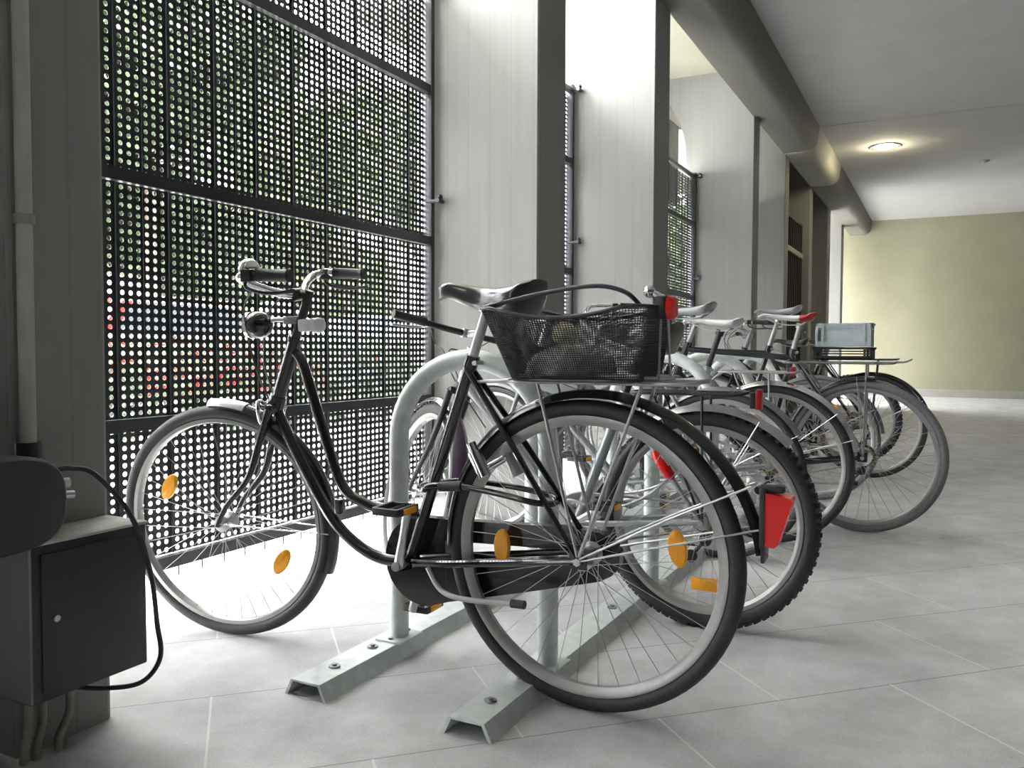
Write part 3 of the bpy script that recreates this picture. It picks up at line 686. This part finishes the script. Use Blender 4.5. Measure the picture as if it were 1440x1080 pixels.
    # mudguards
    if g('guards'):
        fender(root, 'rear_mudguard', (g('fcy', -.005), hub.z), Rr+.018, tw+.012, math.radians(g('fa0', 5)), math.radians(g('fa1', 172)), g('guards'))
        if not g('no_front'): fender(root, 'front_mudguard', (wb, Rf), Rf+.018, tw+.012, math.radians(g('ff0', 55)), math.radians(g('ff1', 195)), g('front_guard', g('guards')), xf=ST)
        mb = MB()
        for s_ in (-1, 1):
            for an in g('stays', (150,)):
                a_ = math.radians(an); mb.tube([(s_*.055, 0, hub.z+.01), (s_*(tw/2+.006), (Rr+.014)*math.cos(a_), hub.z+(Rr+.014)*math.sin(a_))], .0021, 6)
        mb.build('mudguard_stay', MT['alu'], root)
    # rack
    if g('rack'):
        rh = g('rack_h', Rr*2+.055); y0, y1 = g('rack_y', (.16, -.20)); rk = MB(); rw = .055
        rk.tube(cr_spline([(-rw, y0, rh), (-rw, (y0+y1)/2, rh), (-rw, y1+.03, rh), (-rw*.6, y1, rh+.004), (rw*.6, y1, rh+.004), (rw, y1+.03, rh), (rw, (y0+y1)/2, rh), (rw, y0, rh), (rw*.4, y0+.02, rh), (-rw*.4, y0+.02, rh)], 5, closed=True), .0048, 8, closed=True)
        for yy in (y0-.03, (y0+y1)/2, y1+.05): rk.cyl((-rw, yy, rh), (rw, yy, rh), .0035, 8)
        for x in (-.018, .018): rk.cyl((x, y0+.01, rh), (x, y1+.01, rh), .003, 8)
        for s_ in (-1, 1):
            for yy in (y0-.05, y1+.12): rk.cyl((s_*rw, yy, rh), (s_*.060, 0 if yy > 0 else -.004, hub.z+.012), .0042, 8)
            rk.cyl((s_*.03, y0+.01, rh), (s_*.014, stt.y-.02, stt.z-.05), .004, 8)
        if g('rack_clip'): rk.tube(cr_spline([(-.03, y1, rh+.004), (-.03, y1-.04, rh+.006), (0, y1-.065, rh+.018), (.03, y1-.04, rh+.006), (.03, y1, rh+.004)], 5), .0035, 8)
        RK = rk.build('rear_rack', MT[g('rack')], root)
        if g('spring_clip'):
            mb = MB(); mb.tube(cr_spline([(-.045, y0, rh+.012), (-.045, y1+.10, rh+.012), (0, y1+.07, rh+.012), (.045, y1+.10, rh+.012), (.045, y0, rh+.012)], 5), .0035, 8); mb.build('spring_clip', MT['alu'], RK)
    if g('rear_light'):
        y_, z_, hh, ww = g('rear_light'); T = Matrix.Translation((0, y_, z_)) @ Matrix.Rotation(g('light_tilt', 0.), 4, 'X')
        mb = MB().box((-ww, -.012, -hh), (ww, .006, hh), bev=.004)
        RL = mb.build('rear_light', MT[g('light_mat', 'red')], root, xf=T); MB().box((-ww*.8, .004, -hh*.9), (ww*.8, .022, hh*.7), bev=.003).build('light_housing', MT['plastic'], RL, xf=T)
    if g('kick'):
        k0 = Vector((-.04, g('kick'), bb.z-.0)); MB().tube(cr_spline([k0, k0+Vector((-.015, -.045, -.045)), k0+Vector((-.03, -.12, -.055)), k0+Vector((-.035, -.27, -.045))], 6), .0065, 10).build('kickstand', MT['steel'], root)
        MB().tube([k0+Vector((-.034, -.25, -.046)), k0+Vector((-.036, -.285, -.044))], .010, 10).build('kickstand_foot', MT['plastic'], root)
    if g('headlamp'):
        y_, z_, r_ = g('headlamp'); mb = MB(); mb.disc_lathe([(.032, 0), (.030, .4*r_), (.026, r_), (.0, r_), (-.012, r_*.96), (-.03, r_*.72), (-.042, r_*.3), (-.046, 0)], axis='Y', n=28)
        T = BX @ Matrix.Translation((0, y_, z_)) @ Matrix.Rotation(-.12, 4, 'X')
        HL = mb.build('headlamp', MT['black'], root, xf=T); MB().lathe([(.026, r_-.004), (.032, r_-.004), (.032, r_+.0015), (.024, r_+.0015)], axis='Y', n=28).build('lamp_rim', MT['chrome'], HL, xf=T)
    return root, dict(ST=ST, BX=BX, e=e, hub=hub, bb=bb, ht=ht, hb=hb, crown=crown, stt=stt, sd=sd, axis=ax)

# --- the nearest bicycle
b1, I1 = make_bike(dict(X=1.807, Y=.729, psi=-.017, lean=.0235, Rr=.365, Rf=.342, wb=1.115, steer=.2035, sa=22, tw=.040, kind='loop', frame='black', tube=.0150,
    bb=(.488, .298), head=(.868, .69), seat_top=(.302, .815), saddle=(.118, 1.002), sl=.272, sw=.088, sth=.085, dip=.016, tilt=.03, springs=False, post='alu',
    bar=(1.032, .205), ext=.035, bar_turn=.02, reach=.10, crank=1.85, chaincase=True, guards=None, rack='steel', rack_h=.772, rack_y=(.15, -.27), spring_clip=True,
    rimh_f=.014, rimh_r=.023, refl_f=(.50, 3.6+0.1), refl_r=(-.19+PI, .0), kick=.41, stem_mat='satin', bs=.95,
    label='nearest black step-through bicycle with wire basket on its rear rack'))
# its own mudguards, stays, dynamo, lamps
fender(b1, 'rear_mudguard', (-.018, .362), .392, .052, math.radians(-1), math.radians(172), 'black')
fender(b1, 'front_mudguard', (1.115, .342), .358, .050, math.radians(88), math.radians(202), 'black', xf=I1['ST'])
fender(b1, 'front_mudguard_tip', (1.115, .342), .362, .050, math.radians(87), math.radians(106), 'alu', xf=I1['ST'])
mb = MB()
for s_ in (-1, 1):
    mb.tube([(s_*.060, -.005, .372), (s_*.034, -.20, .475), (s_*.026, -.375, .560)], .0026, 8); mb.tube([(s_*.060, -.002, .366), (s_*.026, -.392, .47)], .0024, 8)
mb.build('mudguard_stay', MT['alu'], b1)
mb = MB()
for s_ in (-1, 1): mb.tube([tuple(I1['ST'] @ Vector((s_*.048, 1.115, .35))), tuple(I1['ST'] @ Vector((s_*.027, .775, .33)))], .0022, 8)
mb.build('mudguard_stay', MT['chrome'], b1)
MB().box((-.026, -.404, .40), (.026, -.396, .475), bev=.002).build('mud_flap', MT['plastic'], b1)
m_ = MB().prism([(-.404, .548), (-.455, .540), (-.458, .532), (-.430, .440), (-.422, .434), (-.404, .436)], -.024, .024); T = Matrix.Identity(4)
RR = m_.build('rear_reflector', MT['red'], b1, xf=T); MB().box((-.026, -.404, .43), (.026, -.392, .556), bev=.003).box((-.012, -.44, .547), (.012, -.39, .562), bev=.004).build('reflector_back', MT['plastic'], RR, xf=T)
mb = MB().tube([(-.03, .20, .585), (-.06, .235, .56)], .010, 12); mb.cyl((-.062, .233, .545), (-.062, .262, .602), .0175, 16); mb.cyl((-.062, .262, .602), (-.062, .272, .622), .012, 14); mb.build('dynamo', MT['chrome'], b1)
mb = MB().cyl((.062, .205, .53), (.062, .235, .59), .0165, 14); mb.build('brake_caliper', MT['steel'], b1)
# front caliper brake, headlamp, bell
mb = MB(); T = I1['ST']; cw = I1['crown']
for s_ in (-1, 1): mb.tube(cr_spline([cw+Vector((0, .03, .005)), cw+Vector((s_*.035, .034, .015)), cw+Vector((s_*.040, .03, -.03)), cw+Vector((s_*.026, .026, -.055))], 5), .006, 8)
mb.cyl(cw+Vector((0, .0, .004)), cw+Vector((0, .042, .004)), .007, 10); mb.build('front_brake', MT['chrome'], b1, xf=T)
T = I1['BX']
mb = MB().disc_lathe([(.028, 0), (.028, .026), (.022, .034), (.008, .0375), (-.008, .036), (-.022, .029), (-.032, .017), (-.036, 0)], axis='Y', n=28); HL = mb.build('headlamp', MT['black'], b1, xf=T @ Matrix.Translation((-.02, .945, .912)))
MB().lathe([(.026, .031), (.033, .031), (.033, .036), (.024, .036)], axis='Y', n=28).build('lamp_rim', MT['chrome'], HL, xf=T @ Matrix.Translation((-.02, .945, .912)))
MB().tube([(-.02, .93, .918), (-.01, .90, .925), (0, .86, .922)], .006, 8).lathe([(-.01, .016), (.01, .016), (.01, .023), (-.01, .023)], c=(0, .858, .922), axis='Z', n=20).build('lamp_bracket', MT['alu'], HL, xf=T)
q_ = I1['e']; bc = q_+Vector((-.205, .012, .086))
MB().disc_lathe([(.022, 0), (.020, .012), (.012, .022), (0, .027), (-.004, .027), (-.004, 0)], axis='Z', n=24).build('bell', MT['chrome'], b1, xf=T @ Matrix.Translation(bc+Vector((0, 0, -.012))))
MB().box((-.016, .80, .890), (.02, .835, .925), bev=.006).sphere((.028, .795, .905), .022, 14).build('front_clip_light', MT['clear'], b1, xf=T)
# basket on the rack
def basket(root):
    t0, t1 = -.135, .135; base = .778
    def ring(z, k, dip=0.):
        ya, yb = .215+(.150-.215)*(1-k), -.175+(-.150+.175)*(1-k)-.0; hx = .135-.028*(1-k)
        P_ = []
        cors = [(-hx, ya), (hx, ya), (hx, yb), (-hx, yb)]; rr = .035; pts = []
        for i, (x, y) in enumerate(cors):
            sx, sy_ = (1 if x > 0 else -1), (1 if y > (ya+yb)/2 else -1)
            cx_, cy_ = x-sx*rr, y-sy_*rr
            a0 = {(-1, 1): PI, (1, 1): PI/2, (1, -1): 0, (-1, -1): -PI/2}[(sx, sy_)]
            for k2 in range(5): a_ = a0-PI/2*k2/4; pts.append((cx_+rr*math.cos(a_), cy_+rr*math.sin(a_)))
        return pts
    def resample(pts, n):
        P_ = [Vector((*p, 0)) for p in pts]; P_.append(P_[0]); L_ = [0]
        for a_, b_ in zip(P_[:-1], P_[1:]): L_.append(L_[-1]+(b_-a_).length)
        out = []
        for k in range(n):
            d = L_[-1]*k/n; i = max(j for j in range(len(L_)) if L_[j] <= d+1e-9); i = min(i, len(P_)-2)
            t = (d-L_[i])/max(1e-9, L_[i+1]-L_[i]); out.append(P_[i].lerp(P_[i+1], t))
        return out
    n, m = 190, 30
    def top(x, y): # rim height: lower in the middle of the long sides
        q = max(0, 1-abs((y-.02)/.15)**2); return .938-.022*q*(1 if abs(x) > .09 else 0)
    rows = []
    for i in range(m+1):
        k = i/m; pr = resample(ring(0, k), n); rows.append([(p.x, p.y, base+(top(p.x, p.y)-base)*k) for p in pr])
    mb = MB()
    vs = [p for r in rows for p in r]; fs = []
    for i in range(m):
        for k in range(n): fs.append((i*n+k, i*n+(k+1) % n, (i+1)*n+(k+1) % n, (i+1)*n+k))
    mb.add(vs, fs); nb = 22; y0, y1, hx = .148, -.148, .105
    gx, gy = 26, 36; o = len(mb.v)
    mb.v += [(-hx+2*hx*i/gx, y0+(y1-y0)*j/gy, base) for j in range(gy+1) for i in range(gx+1)]
    mb.f += [(o+j*(gx+1)+i, o+j*(gx+1)+i+1, o+(j+1)*(gx+1)+i+1, o+(j+1)*(gx+1)+i) for j in range(gy) for i in range(gx)]
    B_ = mb.build('wire_mesh', MT['satin'], root, weld=False, fixn=False, smooth=False)
    wf = B_.modifiers.new('wire', 'WIREFRAME'); wf.thickness = .0027; wf.use_boundary = True; wf.use_replace = True; wf.use_even_offset = False
    rim = [Vector(p) for p in rows[-1]][::5]
    MB().tube(rim, .0042, 8, closed=True).build('rim', MT['blueblack'], root)
    MB().tube([Vector(p) for p in rows[0]][::5], .0035, 8, closed=True).build('base_ring', MT['blueblack'], root)
    hd = [(-.118, .205, .940), (-.122, .096, .962), (-.122, .02, .974), (-.122, -.03, .980), (-.12, -.086, .980), (-.116, -.133, .966), (-.108, -.160, .940)]
    MB().tube(cr_spline(hd, 7), .0048, 8).build('handle', MT['blueblack'], root)
    return root
bk = empty('wire_basket', (1.807, .729, 0), (0, -.0235, .017)); tag(bk, 'black wire mesh basket standing on the rear rack of nearest bicycle', 'basket'); basket(bk)
# things inside the basket
mb = MB(); rr_ = random.Random(3); mb.sphere((0, 0, 0), .030, 14, (1.2, 1, .9)); mb.v = [tuple(c_*(1+rr_.uniform(-.14, .14)) for c_ in v) for v in mb.v]
pb = mb.build('crumpled_paper', MT['paper'], smooth=False); pb.location = (1.80, .79, .880); tag(pb, 'crumpled yellowish paper ball lying in the wire basket', 'paper')
mb = MB(); mb.sharp = 60
prof = [(.128, .002), (.122, .03), (.100, .052), (.066, .066), (.02, .071), (-.02, .066), (-.046, .045), (-.052, .002)]
mb.loft([[(x, y*k+.035*(1-k), z*k) for y, z in prof] for x, k in ((-.075, .8), (-.07, .95), (-.05, 1), (.05, 1), (.07, .95), (.075, .8))])
bg_ = mb.build('grey_bag', MT['grey_bag']); bg_.location = (1.800, .735, .784); tag(bg_, 'shiny grey rolled bag lying inside the wire basket', 'bag')  # added arch that stands in for the rack hoop behind the basket
# red light on two rods behind the basket
RLt = MB(); RLt.disc_lathe([(-.016, 0), (-.016, .020), (-.011, .024), (.0, .025), (0, 0)], axis='Y', n=24); RLt.v = [(x, y, z*1.05) for x, y, z in RLt.v]
T = Matrix.Translation((-.02, -.196, .935)); RL1 = RLt.build('rear_light', MT['red'], b1, xf=T)
MB().box((-.022, 0, -.024), (.022, .026, .026), bev=.006).build('light_housing', MT['plastic'], RL1, xf=T)
MB().sphere((0, .042, .036), .014, 12).cyl((0, .01, .02), (0, .04, .036), .008, 10).build('light_clamp', MT['chrome'], RL1, xf=T)
MB().cyl((-.045, -.182, .775), (-.025, -.182, .925), .0028, 8).cyl((.02, -.19, .775), (.0, -.19, .925), .0028, 8).build('light_rods', MT['alu'], b1)
# cable lock round the seat tube and the rear wheel
lk = [(-.030, .425, .492), (-.055, .40, .507), (-.058, .323, .515), (-.060, .24, .510), (-.062, .169, .502), (-.058, .110, .492), (.0, .085, .480), (.055, .11, .485), (.06, .22, .50), (.058, .36, .505), (.03, .445, .495), (.0, .458, .490)]
ck = empty('cable_lock', (1.807, .729, 0), (0, -.0235, .017)); tag(ck, 'thick black cable lock looped round the nearest bicycle rear wheel', 'lock')
MB().tube(cr_spline(lk, 6, closed=True), .0075, 12, closed=True).build('cable', MT['black'], ck)
MB().tube([(-.058, .30, .5155), (-.060, .36, .511)], .0125, 14).build('lock_body', MT['plastic'], ck)

# --- the others
b2, I2 = make_bike(dict(X=2.52, Y=.635, lean=.015, psi=-.01, Rr=.332, tw=.050, knobs=True, wb=1.05, kind='mtb', frame='silver', fork_mat='satin', tube=.017, dt=.021, bb=(.42, .285), head=(.84, .72), seat_top=(.26, .70),
    saddle=(.085, .925), sl=.27, sw=.092, sth=.10, tilt=.02, bars='flat', bar=(.90, .29), ext=.09, steer=-.68, crank=2.6, refl_r=(-1.57,), rbox=True, guards='alu', fa0=60, fa1=135, front_guard='purple', ff0=60, ff1=185, stays=(118,),
    rack='satin', rack_h=.715, rack_y=(.20, -.12), rear_light=(-.152, .70, .030, .016), light_mat='darkred', post='satin', cass='brass',
    label='silver mountain bicycle with knobby tyres directly behind the nearest bicycle'))
mb = MB().tube([(-.040, .150, .535), (-.042, .140, .522), (-.044, .118, .494), (-.044, .098, .466), (-.042, .090, .455)], [.008, .015, .017, .015, .008], 14)
SR = mb.build('seat_stay_light', MT['red'], b2); MB().box((-.052, .10, .47), (-.038, .128, .525), bev=.003).build('light_clamp', MT['alu'], SR)
l2 = empty('cable_lock', (2.52, .635, 0)); tag(l2, 'thin grey cable lock hanging on the second bicycle rear wheel', 'lock')
MB().tube(cr_spline([(-.070, .50, .345), (-.072, .42, .365), (-.072, .345, .353), (-.072, .254, .358), (-.072, .17, .395), (-.068, .115, .44), (-.02, .075, .475), (.05, .10, .45), (.07, .22, .39), (.07, .40, .36), (.04, .54, .35), (-.03, .55, .345)], 6, closed=True), .0045, 10, closed=True).build('cable', MT['alu'], l2)
MB().tube([(-.071, .445, .36), (-.071, .50, .347)], .010, 12).build('lock_body', MT['plastic'], l2)
make_bike(dict(X=3.40, Y=.80, lean=.01, Rr=.340, tw=.034, wb=1.06, kind='diamond', frame='grey_enamel', head=(.84, .70), seat_top=(.27, .80), bb=(.43, .28), saddle=(.03, 1.035), sl=.255, sw=.074, sth=.04, saddle_mat='grey_vinyl', tilt=-.06,
    bars='flat', bar=(.98, .27), ext=.08, crank=.7, guards='grey_enamel', refl_r=(2.5,), steer=-.2, fa1=150, label='grey bicycle with dark grey saddle, third in the row'))
make_bike(dict(X=3.79, Y=.672, lean=.02, Rr=.348, tw=.038, wb=1.07, kind='curved', frame='silver', tube=.016, head=(.84, .68), seat_top=(.28, .76), bb=(.44, .28), saddle=(.13, .982), sl=.262, sw=.078, saddle_mat='white_vinyl', tilt=.05, dip=.006, sth=.04,
    bars='city', bar=(1.02, .27), crank=2.2, guards='chrome', fa0=8, fa1=168, stays=(140, 160), refl_r=(.8, 3.9), rack='steel', rack_y=(.2, -.12), steer=.3, rear_light=(-.09, .755, .02, .03), light_mat='darkred', kick=.40, post='satin',
    label='silver bicycle with white saddle and chrome mudguards'))
make_bike(dict(X=4.21, Y=.326, lean=.03, psi=.0, Rr=.355, tw=.040, tyre='rubber_grey', wb=1.08, kind='diamond', frame='navy', head=(.88, .72), seat_top=(.32, .84), bb=(.46, .285), saddle=(.222, 1.02), sl=.262, sw=.072, saddle_mat='white_vinyl', saddle_trim='darkred', tilt=.02, dip=.01, sth=.036,
    bars='flat', bar=(1.04, .27), ext=.06, crank=-.2, guards='navy', fa0=20, fa1=96, no_front=True, stays=(85,), rack='grey_enamel', rack_h=.79, rack_y=(.33, -.13), rack_clip=True, hub_r=.030, hubmat='chrome', kick=.30, refl_r=(), steer=.15, bs=1.1,
    label='dark bicycle with grey tyres and red-tailed white saddle, sticking out furthest'))
make_bike(dict(X=5.0, Y=.645, lean=.0, Rr=.345, tw=.034, tyre='rubber_grey', wb=1.06, kind='diamond', frame='black', head=(.88, .74), seat_top=(.26, .86), bb=(.43, .28), saddle=(.085, 1.10), sl=.262, sw=.070, saddle_mat='grey_vinyl', tilt=-.05, sth=.04,
    bars='flat', bar=(1.0, .26), ext=.09, crank=.3, guards='grey_enamel', refl_r=(2.0,), label='black bicycle with highest pale grey saddle, fifth of the closest frames'.replace('fifth of the closest frames', 'just behind the red-tailed saddle')))
make_bike(dict(X=6.06, Y=.43, lean=.02, Rr=.345, tw=.036, wb=1.08, kind='mixte', frame='black', head=(.86, .70), seat_top=(.30, .78), bb=(.45, .28), saddle=(.40, .93), sl=.24, bars='city', bar=(1.03, .25), crank=1.2, guards='black', fa0=10, fa1=160, stays=(150,), rack='satin', rack_h=.79, rack_y=(.34, -.16), hubmat='yellow', hub_r=.024,
    label='black bicycle carrying stacked crates on its rear rack'))
make_bike(dict(X=6.75, Y=.60, lean=.0, Rr=.335, tw=.050, knobs=True, wb=1.05, kind='mtb', frame='black', tube=.017, head=(.84, .72), seat_top=(.26, .72), bb=(.42, .285), saddle=(.10, .93), bars='flat', bar=(.97, .28), ext=.08, crank=.5, guards=None, refl_r=(), label='black mountain bicycle with thick black tyres at the far end'))

# crates on the rack of the sixth bicycle
def crate(name, loc, lx, ly, h, mat, label, slots=True, rot=0.):
    o = empty(name, loc, (0, 0, rot)); tag(o, label, 'crate', 'crates on the rear rack')
    t = .006; mb = MB()
    mb.box((-lx, -ly, 0), (lx, ly, t))
    for sx, sy in ((1, 0), (-1, 0), (0, 1), (0, -1)):
        if sx:
            xs = sorted((sx*lx, sx*(lx-t)))
            for z0, z1 in ((t, h*.22), (h*.80, h)): mb.box((xs[0], -ly, z0), (xs[1], ly, z1))
            for y in (-ly+.008, -ly+.045, ly-.045, ly-.008): mb.box((xs[0]-.005, y-.008, t), (xs[1]+.005, y+.008, h))
            mb.box((sx*(lx-t*3), -ly+.05, t), (sx*(lx-t*2.6), ly-.05, h*.82)) if name == 'plastic_crate' else [mb.box((xs[0], -ly, h*q), (xs[1], ly, h*(q+.12))) for q in (.35, .58)]
        else:
            ys = sorted((sy*ly, sy*(ly-t)))
            for z0, z1 in ((t, h*.22), (h*.80, h)): mb.box((-lx, ys[0], z0), (lx, ys[1], z1))
            for x in [-lx+.012+k*(2*lx-.024)/4 for k in range(5)]: mb.box((x-.008, ys[0], t), (x+.008, ys[1], h))
            mb.box((-lx*.8, ys[0]*1.0+.0, h*.25), (lx*.8, ys[1], h*.72)) if not slots else None
    mb.build('basket_wall', MT[mat], o, smooth=False)
    rm = MB()
    for sx in (-1, 1): rm.box((sx*lx-.008, -ly-.008, h-.014), (sx*lx+.008, ly+.008, h))
    for sy in (-1, 1): rm.box((-lx-.008, sy*ly-.008, h-.014), (lx+.008, sy*ly+.008, h))
    rm.build('rim', MT[mat], o, smooth=False)
    return o
crate('folding_crate', (6.05, .60, .7955), .13, .18, .075, 'crate_black', 'flat black plastic crate lying under the grey crate', slots=False)
gc = crate('plastic_crate', (6.05, .60, .874), .125, .172, .155, 'crate', 'pale grey-blue plastic crate on top of the black crate', slots=False)
for sy in (-1, 1): pass

# ------------------------------------------------------------------ outside: trees, hedge, cars, house
def leaf_cloud(blobs, n, size, seed):
    r = random.Random(seed); V = []; Fc = []
    wts = [b[3] for b in blobs]
    for _ in range(n):
        cx_, cy_, cz_, R_ = r.choices(blobs, wts)[0]
        d = Vector((r.gauss(0, 1), r.gauss(0, 1), r.gauss(0, 1))).normalized()*R_*(r.random()**.35)
        p = Vector((cx_, cy_, cz_))+d*Vector((1, 1, .85)) if False else Vector((cx_+d.x, cy_+d.y, cz_+d.z*.85))
        u = Vector((r.gauss(0, 1), r.gauss(0, 1), r.gauss(0, .6))).normalized(); v = u.orthogonal().normalized(); v = (v*math.cos(r.random()*6)+u.cross(v)*math.sin(r.random()*6)).normalized()
        s_ = size*r.uniform(.6, 1.3); o = len(V)
        V += [p-u*s_, p+v*s_*.45, p+u*s_, p-v*s_*.45]; Fc.append((o, o+1, o+2, o+3))
    return MB().add(V, Fc)
def tree(x, y, h, R_, seed, mat, label):
    r = random.Random(seed); o = empty('tree', (x, y, -.012)); tag(o, label, 'tree', 'trees outside the screens')
    mb = MB().tube(cr_spline([(0, 0, 0), (.06, .03, h*.25), (-.05, .05, h*.5), (.05, 0, h*.8)], 5), [.16-.11*k/15 for k in range(16)], 10)
    for k in range(5):
        a_ = k*1.3; z = h*(.38+.08*k); mb.tube([(0, 0, z), (R_*.5*math.cos(a_), R_*.5*math.sin(a_), z+h*.14)], [.05, .02], 8)
    mb.build('trunk', MT['bark'], o)
    bl = [(0, 0, h*.66, R_)]+[(R_*.6*math.cos(k*1.1), R_*.6*math.sin(k*1.1), h*(.30+.09*k), R_*.62) for k in range(6)]
    leaf_cloud(bl, 8000, .19, seed).build('foliage', MT[mat], o, weld=False, fixn=False, smooth=False)
for k, (x, y, h, R_, mt_, lb) in enumerate(((5.0, 10.4, 7.2, 1.9, 'leaf', 'leafy tree outside the large screen, leftmost of the tree row'),
        (9.6, 11.6, 8.0, 2.0, 'leaf_dark', 'dark leafy tree outside behind the red car'), (14.8, 12.6, 7.6, 2.0, 'leaf', 'bright leafy tree outside behind the pale blue car'),
        (11.8, 6.0, 6.6, 1.7, 'leaf_dark', 'dark tree outside between the large screen and the arched opening'), (21.5, 6.6, 5.0, 1.9, 'leaf', 'green tree seen through the screen under the arch'))):
    tree(x, y, h, R_, k+1, mt_, lb)
def hedge(x0, x1, y, h, seed, label):
    r = random.Random(seed); V = []; Fc = []
    for _ in range(int((x1-x0)*900)):
        p = Vector((r.uniform(x0, x1), y+r.uniform(-.35, .35), r.random()**.8*h)); u = Vector((r.gauss(0, 1), r.gauss(0, 1), r.gauss(0, 1))).normalized(); v = u.orthogonal().normalized(); s_ = r.uniform(.03, .08); o = len(V)
        V += [p-u*s_, p+v*s_*.5, p+u*s_, p-v*s_*.5]; Fc.append((o, o+1, o+2, o+3))
    tag(MB().add(V, Fc).build('hedge', MT['leaf_dark'], weld=False, fixn=False, smooth=False), label, 'hedge', kind='stuff')
hedge(4.2, 9.6, 6.3, .98, 5, 'low dark green hedge running beyond the large screen')
def car(x, y, rot, mat, label, h=1.42, L_=4.1, van=False):
    o = empty('car', (x, y, -.012), (0, 0, rot)); tag(o, label, 'car'); W2 = .84
    if van: low = [(-L_/2, .35), (-L_/2, 1.0), (-L_/2+.1, 1.9), (L_/2-1.1, 1.95), (L_/2-.5, 1.15), (L_/2-.05, .95), (L_/2, .35)]; h = 1.95
    else: low = [(-L_/2, .32), (-L_/2, .78), (-L_/2+.35, .95), (-L_/2+.75, h), (.35, h), (1.05, .95), (L_/2-.1, .80), (L_/2, .55), (L_/2, .32)]
    mb = MB(); n = len(low)
    secs = []
    for yy, k in ((-W2, .93), (-W2+.08, 1), (W2-.08, 1), (W2, .93)): secs.append([(p, yy, .32+(q-.32)*k) for p, q in low])
    mb.loft(secs); mb.sharp = 25; bd = mb.build('body', MT[mat], o)
    if van: win = [(L_/2-1.7, 1.2), (L_/2-1.65, 1.75), (L_/2-1.15, 1.75), (L_/2-.75, 1.2)]
    else: win = [(-L_/2+.62, .98), (-L_/2+.88, h-.08), (.28, h-.08), (.86, .98)]
    MB().prism([(a, b) for a, b in win], -W2-.006, W2+.006, plane='XZ').build('side_window', MT['carglass'], o, smooth=False)
    for sx in (-L_/2+.75, L_/2-.8):
        for sy in (-1, 1):
            wl = MB().disc_lathe([(-.1, 0), (-.1, .29), (-.06, .31), (.06, .31), (.1, .29), (.1, 0)], c=(sx, sy*(W2-.08), .31), axis='Y', n=28).build('wheel', MT['rubber'], o)
            MB().disc_lathe([(-.105, 0), (-.105, .17), (.105, .17), (.105, 0)], c=(sx, sy*(W2-.08), .31), axis='Y', n=20).build('hubcap', MT['alu'], wl)
    for sy in (-1, 1): MB().box((-L_/2-.01, sy*.6-.12, .66), (-L_/2+.05, sy*.6+.12, .78), bev=.01).build('tail_lamp', MT['red'], o)
    return o
car(7.0, 8.3, .06, 'car_red', 'red parked car outside, glimpsed through the large screen')
car(12.6, 8.6, .05, 'car_blue', 'pale blue parked car outside beyond the red one')
hs = empty('house', (14, 19, 0)); tag(hs, 'pale rendered house far outside beyond the trees', 'house')
MB().box((-9, 0, 0), (22, 6, 10.6)).build('wall', MT['render_wall'], hs, smooth=False)
for k in range(20): MB().box((-7.8+k%10*2.8, -.03, 1.2+k//10*3.4), (-6.6+k%10*2.8, .01, 2.6+k//10*3.4)).build('window', MT['carglass'], hs, smooth=False)
MB().prism([(-.3, 10.6), (6.3, 10.6), (3, 12.6)], -9.3, 22.3).build('roof', MT['bark'], hs, smooth=False)
